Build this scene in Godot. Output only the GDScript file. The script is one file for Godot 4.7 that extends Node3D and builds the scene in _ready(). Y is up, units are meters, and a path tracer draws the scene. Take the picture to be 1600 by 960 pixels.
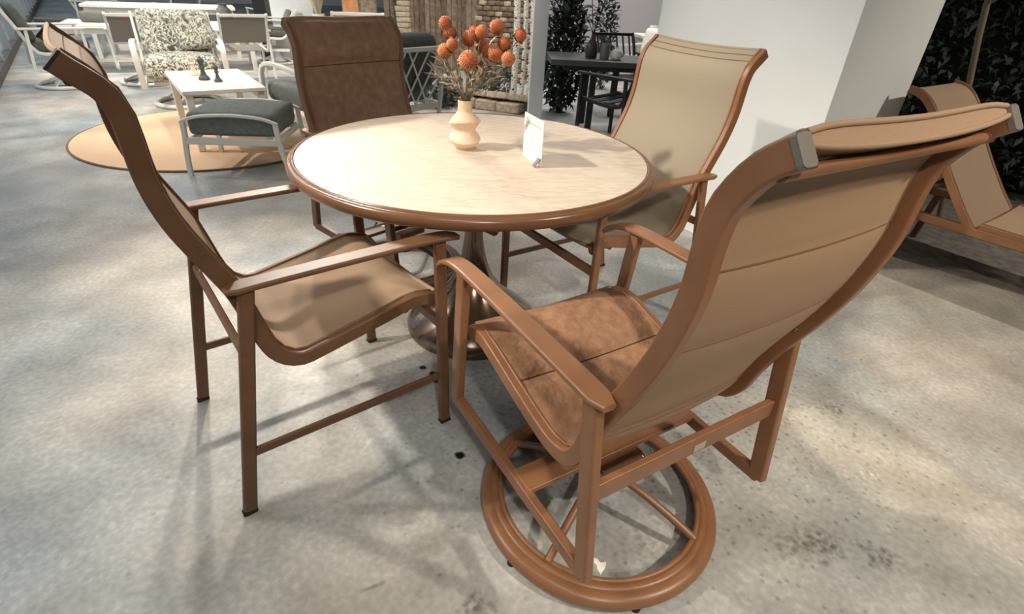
extends Node3D
# A furniture showroom: a round patio dining set with four sling chairs on a concrete floor.

const U := Vector3(-0.6, 0, -0.8)   # along the window wall, away from the viewer
const V := Vector3(0.8, 0, -0.6)    # across the room
const TABLE := Vector3(-0.162, 0, -1.874)
var taken := {}
var M := {}
var rng := RandomNumberGenerator.new()


func _ready() -> void:
	rng.seed = 7
	view_and_light()
	make_materials()
	build_room()
	build_table()
	build_chairs()
	build_table_things()
	build_lounge_corner()
	build_far_corner()
	build_garden_display()
	build_dark_set()
	build_chaise()
	build_floor_bits()
	build_lamps()


func view_and_light() -> void:
	var cam := Camera3D.new()
	cam.name = "camera"
	cam.fov = rad_to_deg(2.0 * atan(480.0 / 830.0))
	cam.position = Vector3(0, 1.238, 0)
	cam.rotation = Vector3(-0.5523, 0, 0.057)
	cam.near = 0.05
	add_child(cam)
	cam.current = true
	var env := Environment.new()
	var sky := Sky.new()
	var sm := ProceduralSkyMaterial.new()
	sm.sky_top_color = Color(0.62, 0.72, 0.84)
	sm.sky_horizon_color = Color(0.80, 0.85, 0.90)
	sm.ground_bottom_color = Color(0.42, 0.42, 0.42)
	sm.ground_horizon_color = Color(0.62, 0.64, 0.66)
	sm.energy_multiplier = 4.0
	sky.sky_material = sm
	env.background_mode = Environment.BG_SKY
	env.sky = sky
	env.tonemap_mode = Environment.TONE_MAPPER_LINEAR
	env.tonemap_exposure = 0.33
	env.sdfgi_enabled = true
	env.ssao_enabled = true
	env.ssil_enabled = true
	var we := WorldEnvironment.new()
	we.name = "surroundings"
	we.environment = env
	add_child(we)


# ceiling lamps, some added to brighten: [position, target, energy, warm]
const SPOTS := [
	[Vector3(-2.7, 2.92, -1.0), Vector3(0.12, 0.62, -1.68), 7.0, 20.0],
	[Vector3(-2.15, 2.92, -4.6), Vector3(-1.0, 0.1, -1.15), 5.2, 21.0],
	[Vector3(-1.75, 2.92, -4.85), Vector3(-1.0, 0.1, -1.15), 5.2, 21.0],
	[Vector3(2.5, 2.92, 0.1), Vector3(0.8, 0.1, -1.15), 3.8, 28.0],
	[Vector3(0.5, 2.92, 1.7), Vector3(0.35, 0.5, -1.0), 2.6, 26.0],
	[Vector3(-1.7, 2.92, -2.2), Vector3(0.9, 0.8, -2.75), 3.6, 17.0],  # added to brighten the pillar face from the left
	[Vector3(4.3, 2.92, -1.6), Vector3(2.4, 0.4, -3.0), 3.2, 34.0],  # added to brighten the hedge and sun lounger
	[Vector3(-4.6, 2.92, -3.6), Vector3(-2.9, 0.3, -5.0), 6.5, 38.0],
	[Vector3(-1.2, 2.92, -3.4), Vector3(-3.2, 0.3, -5.6), 4.5, 30.0],
	[Vector3(-5.2, 2.92, -6.4), Vector3(-4.4, 0.4, -7.6), 8.0, 42.0],
	[Vector3(-0.6, 2.92, -4.6), Vector3(-1.0, 0.4, -7.6), 4.5, 34.0],
]
const SPOT_GAIN := 6.0
const PANEL_GAIN := 2.5
# unseen ceiling panels added for soft fill: [centre, energy]
const PANELS := [
	[Vector3(-0.3, 3.19, 0.2), 2.0],
	[Vector3(-3.6, 3.19, -2.0), 3.6],
	[Vector3(-4.2, 3.19, -5.4), 4.5],
	[Vector3(-5.4, 3.19, -8.4), 5.0],
	[Vector3(-1.4, 3.19, -6.6), 2.4],
	[Vector3(1.6, 3.19, -7.2), 7.0],
	[Vector3(-7.6, 3.19, -11.6), 6.0],
	[Vector3(-4.4, 3.19, -12.6), 6.0],
	[Vector3(0.6, 3.19, -9.4), 6.0],
]


# ---------------------------------------------------------------- mesh helpers
func numbered(n: String) -> String:
	if not taken.has(n):
		taken[n] = 0
		return n
	taken[n] += 1
	return "%s_%03d" % [n, taken[n]]


func mb() -> SurfaceTool:
	var st := SurfaceTool.new()
	st.begin(Mesh.PRIMITIVE_TRIANGLES)
	return st


func vx(st: SurfaceTool, p: Vector3, n: Vector3, uv := Vector2.ZERO) -> void:
	st.set_normal(n)
	st.set_uv(uv)
	st.add_vertex(p)


func tri(st: SurfaceTool, a: Vector3, b: Vector3, c: Vector3, na: Vector3, nb: Vector3, nc: Vector3, ua := Vector2.ZERO, ub := Vector2.ZERO, uc := Vector2.ZERO) -> void:
	if (b - a).cross(c - a).dot(na + nb + nc) > 0.0:
		vx(st, a, na, ua)
		vx(st, c, nc, uc)
		vx(st, b, nb, ub)
	else:
		vx(st, a, na, ua)
		vx(st, b, nb, ub)
		vx(st, c, nc, uc)


func quad(st: SurfaceTool, a: Vector3, b: Vector3, c: Vector3, d: Vector3, na: Vector3, nb: Vector3, nc: Vector3, nd: Vector3, ua := Vector2.ZERO, ub := Vector2.ZERO, uc := Vector2.ZERO, ud := Vector2.ZERO) -> void:
	tri(st, a, b, c, na, nb, nc, ua, ub, uc)
	tri(st, a, c, d, na, nc, nd, ua, uc, ud)


func flat_quad(st: SurfaceTool, a: Vector3, b: Vector3, c: Vector3, d: Vector3, n: Vector3) -> void:
	quad(st, a, b, c, d, n, n, n, n, Vector2(0, 0), Vector2(1, 0), Vector2(1, 1), Vector2(0, 1))


func put(st: SurfaceTool, called: String, m: Material, parent: Node = self) -> MeshInstance3D:
	var o := MeshInstance3D.new()
	st.set_material(m)
	o.mesh = st.commit()
	o.name = numbered(called) if parent == self else called
	parent.add_child(o, true)
	return o


func place(mesh: Mesh, called: String, parent: Node, xf: Transform3D) -> MeshInstance3D:
	var o := MeshInstance3D.new()
	o.mesh = mesh
	o.name = numbered(called) if parent == self else called
	o.transform = xf
	parent.add_child(o, true)
	return o


func tag(o: Node, label: String, category: String, group := "") -> void:
	o.set_meta("label", label)
	o.set_meta("category", category)
	if group:
		o.set_meta("group", group)


func thing(called: String, label: String, category: String, at := Vector3.ZERO, turn := 0.0, group := "") -> Node3D:
	var o := Node3D.new()
	o.name = numbered(called)
	add_child(o)
	o.position = at
	o.rotation.y = turn
	tag(o, label, category, group)
	return o


func struct(o: Node) -> Node:
	o.set_meta("kind", "structure")
	return o


func stuff(o: Node) -> Node:
	o.set_meta("kind", "stuff")
	return o


func at(x: float, y: float, z: float) -> Transform3D:
	return Transform3D(Basis(), Vector3(x, y, z))


func pose(p: Vector3, turn := 0.0, pitch := 0.0, roll := 0.0) -> Transform3D:
	return Transform3D(Basis.from_euler(Vector3(pitch, turn, roll)), p)


# chamfered box
func box(st: SurfaceTool, xf: Transform3D, size: Vector3, b := 0.003) -> void:
	var h := size * 0.5
	b = minf(b, minf(h.x, minf(h.y, h.z)) * 0.95)
	var i := h - Vector3(b, b, b)
	var bs := xf.basis.orthonormalized()
	for s in [-1.0, 1.0]:
		quad(st, xf * Vector3(s * h.x, -i.y, -i.z), xf * Vector3(s * h.x, i.y, -i.z), xf * Vector3(s * h.x, i.y, i.z), xf * Vector3(s * h.x, -i.y, i.z), bs.x * s, bs.x * s, bs.x * s, bs.x * s, Vector2(-i.z, -i.y), Vector2(-i.z, i.y), Vector2(i.z, i.y), Vector2(i.z, -i.y))
		quad(st, xf * Vector3(-i.x, s * h.y, -i.z), xf * Vector3(i.x, s * h.y, -i.z), xf * Vector3(i.x, s * h.y, i.z), xf * Vector3(-i.x, s * h.y, i.z), bs.y * s, bs.y * s, bs.y * s, bs.y * s, Vector2(-i.x, -i.z), Vector2(i.x, -i.z), Vector2(i.x, i.z), Vector2(-i.x, i.z))
		quad(st, xf * Vector3(-i.x, -i.y, s * h.z), xf * Vector3(i.x, -i.y, s * h.z), xf * Vector3(i.x, i.y, s * h.z), xf * Vector3(-i.x, i.y, s * h.z), bs.z * s, bs.z * s, bs.z * s, bs.z * s, Vector2(-i.x, -i.y), Vector2(i.x, -i.y), Vector2(i.x, i.y), Vector2(-i.x, i.y))
		for t in [-1.0, 1.0]:
			quad(st, xf * Vector3(s * h.x, t * i.y, -i.z), xf * Vector3(s * h.x, t * i.y, i.z), xf * Vector3(s * i.x, t * h.y, i.z), xf * Vector3(s * i.x, t * h.y, -i.z), bs.x * s, bs.x * s, bs.y * t, bs.y * t)
			quad(st, xf * Vector3(s * h.x, -i.y, t * i.z), xf * Vector3(s * h.x, i.y, t * i.z), xf * Vector3(s * i.x, i.y, t * h.z), xf * Vector3(s * i.x, -i.y, t * h.z), bs.x * s, bs.x * s, bs.z * t, bs.z * t)
			quad(st, xf * Vector3(-i.x, s * h.y, t * i.z), xf * Vector3(i.x, s * h.y, t * i.z), xf * Vector3(i.x, s * i.y, t * h.z), xf * Vector3(-i.x, s * i.y, t * h.z), bs.y * s, bs.y * s, bs.z * t, bs.z * t)
			for w in [-1.0, 1.0]:
				tri(st, xf * Vector3(s * h.x, t * i.y, w * i.z), xf * Vector3(s * i.x, t * h.y, w * i.z), xf * Vector3(s * i.x, t * i.y, w * h.z), bs.x * s, bs.y * t, bs.z * w)


# a bar of rectangular section from a to b; width lies along side
func bar(st: SurfaceTool, a: Vector3, b: Vector3, side: Vector3, width: float, thick: float, bevel := 0.003) -> void:
	var t := (b - a).normalized()
	var z := (side - t * side.dot(t)).normalized()
	var y := z.cross(t)
	box(st, Transform3D(Basis(t, y, z), (a + b) * 0.5), Vector3((b - a).length(), thick, width), bevel)


# rounded rectangle: [point, normal] pairs; first coordinate along the sweep normal, second along the lateral axis
func rrect(w: float, h: float, r: float, k := 3) -> Array:
	var out := []
	r = minf(r, minf(w, h) * 0.499)
	for c in 4:
		var cx: float = [1, -1, -1, 1][c] * (w * 0.5 - r)
		var cy: float = [1, 1, -1, -1][c] * (h * 0.5 - r)
		for j in k + 1:
			var a := PI * 0.5 * (c + float(j) / k)
			var n := Vector2(cos(a), sin(a))
			out.append([Vector2(cx, cy) + n * r, n])
	return out


# sweep a section along a path that lies in a plane perpendicular to lat
func sweep(st: SurfaceTool, path: Array, lat: Vector3, prof: Array, scales := []) -> void:
	var n := path.size()
	var rings := []
	var norms := []
	for i in n:
		var t: Vector3 = (path[mini(i + 1, n - 1)] - path[maxi(i - 1, 0)]).normalized()
		var nn := lat.cross(t).normalized()
		var k: float = scales[i] if scales.size() else 1.0
		var ring := []
		var nr := []
		for p in prof:
			ring.append(path[i] + nn * (p[0].x * k) + lat * (p[0].y * k))
			nr.append((nn * p[1].x + lat * p[1].y).normalized())
		rings.append(ring)
		norms.append(nr)
	skin(st, rings, norms, true, true)


func skin(st: SurfaceTool, rings: Array, norms: Array, closed: bool, caps: bool) -> void:
	var n := rings.size()
	var m: int = rings[0].size()
	for i in n - 1:
		for j in (m if closed else m - 1):
			var k := (j + 1) % m
			quad(st, rings[i][j], rings[i][k], rings[i + 1][k], rings[i + 1][j], norms[i][j], norms[i][k], norms[i + 1][k], norms[i + 1][j], Vector2(i, j), Vector2(i, j + 1), Vector2(i + 1, j + 1), Vector2(i + 1, j))
	if caps:
		for e in [0, n - 1]:
			var c := Vector3.ZERO
			for p in rings[e]:
				c += p
			c /= m
			var other: Vector3 = rings[1][0] - rings[0][0] if e == 0 else rings[n - 2][0] - rings[n - 1][0]
			var nn = (rings[e][0] - c).cross(rings[e][m / 4] - c).normalized()
			if nn.dot(other) > 0:
				nn = -nn
			for j in m:
				tri(st, c, rings[e][j], rings[e][(j + 1) % m], nn, nn, nn)


func tube(st: SurfaceTool, path: Array, r, k := 8, caps := true) -> void:
	var n := path.size()
	var t0: Vector3 = (path[1] - path[0]).normalized()
	var ref := Vector3.UP if absf(t0.y) < 0.9 else Vector3.RIGHT
	var x := t0.cross(ref).normalized()
	var rings := []
	var norms := []
	for i in n:
		var t: Vector3 = (path[mini(i + 1, n - 1)] - path[maxi(i - 1, 0)]).normalized()
		x = (x - t * x.dot(t)).normalized()
		var y := t.cross(x)
		var rr: float = r[i] if r is Array else r
		var ring := []
		var nr := []
		for j in k:
			var a := TAU * j / k
			var d := x * cos(a) + y * sin(a)
			nr.append(d)
			ring.append(path[i] + d * rr)
		rings.append(ring)
		norms.append(nr)
	skin(st, rings, norms, true, caps)


# closed ring swept round the y axis: profile of [point(r, y), normal]
func torus(st: SurfaceTool, xf: Transform3D, prof: Array, k := 64) -> void:
	var rings := []
	var norms := []
	for i in k + 1:
		var a := TAU * i / k
		var d := Vector3(cos(a), 0, sin(a))
		var ring := []
		var nr := []
		for p in prof:
			ring.append(xf * (d * p[0].x + Vector3.UP * p[0].y))
			nr.append(xf.basis * (d * p[1].x + Vector3.UP * p[1].y))
		rings.append(ring)
		norms.append(nr)
	skin(st, rings, norms, true, false)


# lathe: profile of Vector2(r, y) from bottom to top
func lathe(st: SurfaceTool, prof: Array, k := 32, xf := Transform3D(), tilt := 0.0) -> void:
	var n := prof.size()
	var segs := []
	for i in n - 1:
		var d: Vector2 = (prof[i + 1] - prof[i]).normalized()
		segs.append(Vector2(d.y, -d.x))
	for i in n - 1:
		var lo: Vector2 = segs[i]
		var hi: Vector2 = segs[i]
		if i > 0 and segs[i - 1].dot(segs[i]) > 0.7:
			lo = (segs[i - 1] + segs[i]).normalized()
		if i < n - 2 and segs[i + 1].dot(segs[i]) > 0.7:
			hi = (segs[i + 1] + segs[i]).normalized()
		for j in k:
			var a0 := TAU * j / k
			var a1 := TAU * (j + 1) / k
			var p := []
			var q := []
			for c in [[a0, prof[i], lo], [a1, prof[i], lo], [a1, prof[i + 1], hi], [a0, prof[i + 1], hi]]:
				var d := Vector3(cos(c[0]), 0, sin(c[0]))
				var w: Vector3 = d * c[1].x + Vector3.UP * c[1].y
				if tilt > 0.0 and c[1].y > 0.015:
					w.y += tilt * sin(c[0] + (0.6 if c[1].y > 0.062 else 3.4)) * smoothstep(0.028, 0.054, c[1].x)
				p.append(xf * w)
				q.append(xf.basis * (d * c[2].x + Vector3.UP * c[2].y))
			quad(st, p[0], p[1], p[2], p[3], q[0], q[1], q[2], q[3], Vector2(a0 * prof[i].x, prof[i].y), Vector2(a1 * prof[i].x, prof[i].y), Vector2(a1 * prof[i + 1].x, prof[i + 1].y), Vector2(a0 * prof[i + 1].x, prof[i + 1].y))


func ball(st: SurfaceTool, xf: Transform3D, r: Vector3, k := 16, m := 10) -> void:
	var prof := []
	for i in m + 1:
		var a := -PI / 2 + PI * i / m
		prof.append(Vector2(maxf(cos(a), 0.0001), sin(a)))
	lathe(st, prof, k, xf * Transform3D(Basis.from_scale(r), Vector3.ZERO))


# soft rounded block (cushions): size, corner radius r, puff bulges the large faces
func soft(st: SurfaceTool, xf: Transform3D, size: Vector3, r: float, n := 6, puff := 0.0) -> void:
	var h := size * 0.5
	r = minf(r, minf(h.x, minf(h.y, h.z)))
	var inner := h - Vector3(r, r, r)
	for f in 6:
		var ax := f / 2
		var sg := 1.0 if f % 2 == 0 else -1.0
		var g := []
		var gn := []
		for i in n + 1:
			var row := []
			var rn := []
			for j in n + 1:
				var a := -cos(PI * i / n)
				var b := -cos(PI * j / n)
				var p := Vector3.ZERO
				p[ax] = sg * h[ax]
				p[(ax + 1) % 3] = a * h[(ax + 1) % 3]
				p[(ax + 2) % 3] = b * h[(ax + 2) % 3]
				var c := p.clamp(-inner, inner)
				var d := (p - c).normalized()
				var w := c + d * r
				if puff > 0.0:
					var e := Vector3(w.x / h.x, w.y / h.y, w.z / h.z)
					w.y += signf(w.y) * puff * (1.0 - e.x * e.x) * (1.0 - e.z * e.z)
				row.append(xf * w)
				rn.append((xf.basis * d).normalized())
			g.append(row)
			gn.append(rn)
		for i in n:
			for j in n:
				quad(st, g[i][j], g[i + 1][j], g[i + 1][j + 1], g[i][j + 1], gn[i][j], gn[i + 1][j], gn[i + 1][j + 1], gn[i][j + 1], Vector2(i, j) / n, Vector2(i + 1, j) / n, Vector2(i + 1, j + 1) / n, Vector2(i, j + 1) / n)


# open sheet from a grid of points
func sheet(st: SurfaceTool, g: Array, facing: Vector3, uvs := 1.0) -> void:
	var n := g.size()
	var m: int = g[0].size()
	var ns := []
	for i in n:
		var row := []
		for j in m:
			var du: Vector3 = g[mini(i + 1, n - 1)][j] - g[maxi(i - 1, 0)][j]
			var dv: Vector3 = g[i][mini(j + 1, m - 1)] - g[i][maxi(j - 1, 0)]
			var nn := du.cross(dv).normalized()
			row.append(nn)
		ns.append(row)
	var sg := 1.0
	if ns[n / 2][m / 2].dot(facing) < 0:
		sg = -1.0
	for i in n - 1:
		for j in m - 1:
			quad(st, g[i][j], g[i + 1][j], g[i + 1][j + 1], g[i][j + 1], ns[i][j] * sg, ns[i + 1][j] * sg, ns[i + 1][j + 1] * sg, ns[i][j + 1] * sg, Vector2(i, j) * uvs, Vector2(i + 1, j) * uvs, Vector2(i + 1, j + 1) * uvs, Vector2(i, j + 1) * uvs)


# smooth curve through points, resampled evenly
func smooth(pts: Array, count: int) -> Array:
	var fine := []
	var n := pts.size()
	for i in n - 1:
		var p0 = pts[maxi(i - 1, 0)]
		var p1 = pts[i]
		var p2 = pts[i + 1]
		var p3 = pts[mini(i + 2, n - 1)]
		for k in 8:
			var t := k / 8.0
			fine.append(0.5 * ((2.0 * p1) + (p2 - p0) * t + (2.0 * p0 - 5.0 * p1 + 4.0 * p2 - p3) * t * t + (3.0 * p1 - p0 - 3.0 * p2 + p3) * t * t * t))
	fine.append(pts[n - 1])
	var lens := [0.0]
	for i in range(1, fine.size()):
		lens.append(lens[i - 1] + (fine[i] - fine[i - 1]).length())
	var out := []
	var j := 0
	for i in count:
		var d: float = lens[-1] * i / (count - 1.0)
		while j < fine.size() - 2 and lens[j + 1] < d:
			j += 1
		var f: float = clampf((d - lens[j]) / maxf(lens[j + 1] - lens[j], 1e-6), 0.0, 1.0)
		out.append(fine[j].lerp(fine[j + 1], f))
	return out


# ---------------------------------------------------------------- materials
func plain(c: Color, rough: float, metal := 0.0) -> StandardMaterial3D:
	var m := StandardMaterial3D.new()
	m.albedo_color = c
	m.roughness = rough
	m.metallic = metal
	return m


func noise_tex(freq: float, cols: Array, sd: int, size := 256, kind := FastNoiseLite.TYPE_SIMPLEX_SMOOTH, warp := 0.0, octaves := 4) -> NoiseTexture2D:
	var f := FastNoiseLite.new()
	f.seed = sd
	f.noise_type = kind
	f.frequency = freq
	f.fractal_octaves = octaves
	if warp > 0.0:
		f.domain_warp_enabled = true
		f.domain_warp_amplitude = warp
		f.domain_warp_frequency = freq
	var g := Gradient.new()
	var offs := PackedFloat32Array()
	var cc := PackedColorArray()
	for c in cols:
		offs.append(c[0])
		cc.append(c[1])
	g.offsets = offs
	g.colors = cc
	var t := NoiseTexture2D.new()
	t.width = size
	t.height = size
	t.seamless = true
	t.noise = f
	t.color_ramp = g
	return t


func bump_tex(freq: float, sd: int, strength: float, size := 256, kind := FastNoiseLite.TYPE_SIMPLEX_SMOOTH) -> NoiseTexture2D:
	var f := FastNoiseLite.new()
	f.seed = sd
	f.noise_type = kind
	f.frequency = freq
	var t := NoiseTexture2D.new()
	t.width = size
	t.height = size
	t.seamless = true
	t.as_normal_map = true
	t.bump_strength = strength
	t.noise = f
	return t


func textured(tex: Texture2D, scale: float, rough: float, bump: Texture2D = null, depth := 1.0) -> StandardMaterial3D:
	var m := StandardMaterial3D.new()
	m.albedo_texture = tex
	m.roughness = rough
	m.uv1_triplanar = true
	m.uv1_scale = Vector3(scale, scale, scale)
	if bump:
		m.normal_enabled = true
		m.normal_texture = bump
		m.normal_scale = depth
	return m


func rgb(r: int, g: int, b: int) -> Color:
	return Color8(r, g, b)


func weave_image() -> ImageTexture:
	var im := Image.create(64, 64, false, Image.FORMAT_RGB8)
	for y in 64:
		for x in 64:
			var a := 0.5 + 0.5 * sin(TAU * x / 8.0)
			var b := 0.5 + 0.5 * sin(TAU * y / 8.0)
			var over := ((x / 8) + (y / 8)) % 2 == 0
			var v := 0.86 + 0.14 * (a if over else b)
			im.set_pixel(x, y, Color(v, v, v))
	return ImageTexture.create_from_image(im)


func concrete_image() -> ImageTexture:
	# 7 m square of bare floor, drawn once; world metres wrap at the edge
	var n := 1792
	var layers := []
	for s in [[0.0022, 11, 5], [0.011, 12, 4], [0.16, 13, 4]]:
		var f := FastNoiseLite.new()
		f.seed = s[1]
		f.frequency = s[0]
		f.fractal_octaves = s[2]
		f.noise_type = FastNoiseLite.TYPE_SIMPLEX_SMOOTH
		layers.append(f.get_seamless_image(n, n, false, false, 0.12).get_data())
	var f2 := FastNoiseLite.new()
	f2.seed = 31
	f2.frequency = 0.09
	f2.noise_type = FastNoiseLite.TYPE_CELLULAR
	f2.cellular_return_type = FastNoiseLite.RETURN_DISTANCE
	var cells := f2.get_seamless_image(n, n, false, false, 0.05).get_data()
	var big: PackedByteArray = layers[0]
	var mid: PackedByteArray = layers[1]
	var fine: PackedByteArray = layers[2]
	var out := PackedByteArray()
	out.resize(n * n * 3)
	for i in n * n:
		var v := 0.668 + (big[i] - 128) * 0.0008 + (mid[i] - 128) * 0.00075 + (fine[i] - 128) * 0.0005
		if fine[i] > 176 and mid[i] > 132:
			v += 0.02
		if cells[i] < 10 and mid[i] < 96:
			v -= 0.10
		var warm := (big[i] - 128) * 0.0004
		out[i * 3] = clampi(int((v + 0.005 + warm) * 255), 0, 255)
		out[i * 3 + 1] = clampi(int(v * 255), 0, 255)
		out[i * 3 + 2] = clampi(int((v - 0.027 - warm) * 255), 0, 255)
	var im := Image.create_from_data(n, n, false, Image.FORMAT_RGB8, out)
	var r := RandomNumberGenerator.new()
	r.seed = 5
	# stains, pits and scrapes that the photograph shows, in world metres [x, z, size, darkness]
	var marks := [[-0.134, -1.138, 0.012, 0.35], [0.80, -0.895, 0.085, 0.16], [0.86, -0.90, 0.07, 0.14], [1.0, -0.87, 0.05, 0.15], [-0.049, -0.678, 0.05, 0.16], [-0.32, -1.55, 0.008, 0.25], [-0.28, -1.52, 0.008, 0.25], [-0.26, -1.48, 0.009, 0.25], [0.30, -1.36, 0.10, 0.12], [0.22, -2.05, 0.016, 0.35], [0.25, -1.0, 0.12, 0.09], [0.42, -0.88, 0.12, 0.10], [0.72, -1.5, 0.03, 0.2], [1.15, -1.45, 0.05, 0.12], [-1.15, -1.95, 0.09, 0.10], [-1.0, -2.1, 0.05, 0.12]]
	for k in marks:
		for s in int(60 + 900 * k[2]):
			var a := r.randf() * TAU
			var d: float = k[2] * sqrt(r.randf()) * (0.4 + 0.6 * r.randf())
			blot(im, k[0] + cos(a) * d * 1.3, k[1] + sin(a) * d, 0.004 + r.randf() * 0.006, -k[3] * (0.25 + 0.5 * r.randf()), 7.0)
	for s in 900:
		blot(im, 0.6 + r.randfn() * 0.45, -1.35 + r.randfn() * 0.30, 0.0025 + r.randf() * 0.003, -0.22, 7.0)
	for s in 700:
		blot(im, r.randf_range(-2.4, 2.4), r.randf_range(-3.4, -0.4), 0.003 + r.randf() * 0.004, -0.14 if s % 3 else 0.08, 7.0)
	for k in [[0.98, -1.42, 0.05], [0.23, -2.0, 0.03], [-0.75, -2.55, 0.06], [-1.1, -2.4, 0.05], [1.1, -1.15, 0.04], [-0.2, -2.6, 0.05]]:
		for s in 40:
			blot(im, k[0] + r.randfn() * k[2], k[1] + r.randfn() * k[2] * 0.5, 0.006, 0.10, 7.0)
	for s in 40:
		blot(im, lerpf(-0.318, -0.270, s / 40.0), lerpf(-0.705, -0.729, s / 40.0), 0.0016, -0.045, 7.0)
		blot(im, lerpf(-0.420, -0.428, s / 40.0), lerpf(-1.185, -1.142, s / 40.0), 0.0016, 0.03, 7.0)
	return ImageTexture.create_from_image(im)


func blot(im: Image, x: float, z: float, rad: float, amount: float, span: float) -> void:
	var n := im.get_width()
	var k := n / span
	var cx := int(x * k)
	var cy := int(z * k)
	var rr := maxi(1, int(rad * k))
	for dy in range(-rr, rr + 1):
		for dx in range(-rr, rr + 1):
			if dx * dx + dy * dy <= rr * rr:
				var px := posmod(cx + dx, n)
				var py := posmod(cy + dy, n)
				var c := im.get_pixel(px, py)
				im.set_pixel(px, py, Color(clampf(c.r + amount * 0.5, 0, 1), clampf(c.g + amount * 0.5, 0, 1), clampf(c.b + amount * 0.5, 0, 1)))


func table_image() -> ImageTexture:
	# pale stone-look laminate: faint veins run along one way
	var n := 1024
	var f := FastNoiseLite.new()
	f.seed = 3
	f.frequency = 0.006
	f.fractal_octaves = 5
	f.domain_warp_enabled = true
	f.domain_warp_amplitude = 40.0
	f.domain_warp_frequency = 0.004
	var g := FastNoiseLite.new()
	g.seed = 9
	g.frequency = 0.02
	var im := Image.create(n, n, false, Image.FORMAT_RGB8)
	for y in n:
		for x in n:
			var a := f.get_noise_2d(x * 0.5, y * 2.6)
			var b := g.get_noise_2d(x * 0.25, y * 2.2)
			var vein := maxf(0.0, 1.0 - absf(a - 0.18) * 7.0) * 0.06 + maxf(0.0, 1.0 - absf(a + 0.22) * 10.0) * 0.05
			var v := 0.0 + b * 0.018 - vein
			im.set_pixel(x, y, Color(0.825 + v, 0.765 + v * 1.05, 0.69 + v * 1.1))
	return ImageTexture.create_from_image(im)


func card_image() -> ImageTexture:
	# small price card: tinted head and a few faint unreadable rules of print
	var im := Image.create(128, 256, false, Image.FORMAT_RGB8)
	im.fill(Color(0.95, 0.95, 0.93))
	im.fill_rect(Rect2i(8, 14, 112, 44), Color(0.86, 0.88, 0.88))
	im.fill_rect(Rect2i(12, 18, 14, 18), Color(0.72, 0.74, 0.76))
	im.fill_rect(Rect2i(34, 40, 78, 8), Color(0.76, 0.78, 0.80))
	im.fill_rect(Rect2i(12, 66, 10, 30), Color(0.82, 0.84, 0.86))
	for k in [[54, 92, 18, 12], [50, 108, 26, 10], [52, 124, 22, 12], [54, 140, 18, 8], [50, 154, 24, 12], [22, 196, 18, 8], [84, 214, 20, 6]]:
		im.fill_rect(Rect2i(k[0], k[1], k[2], k[3]), Color(0.80, 0.85, 0.86))
	return ImageTexture.create_from_image(im)


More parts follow.
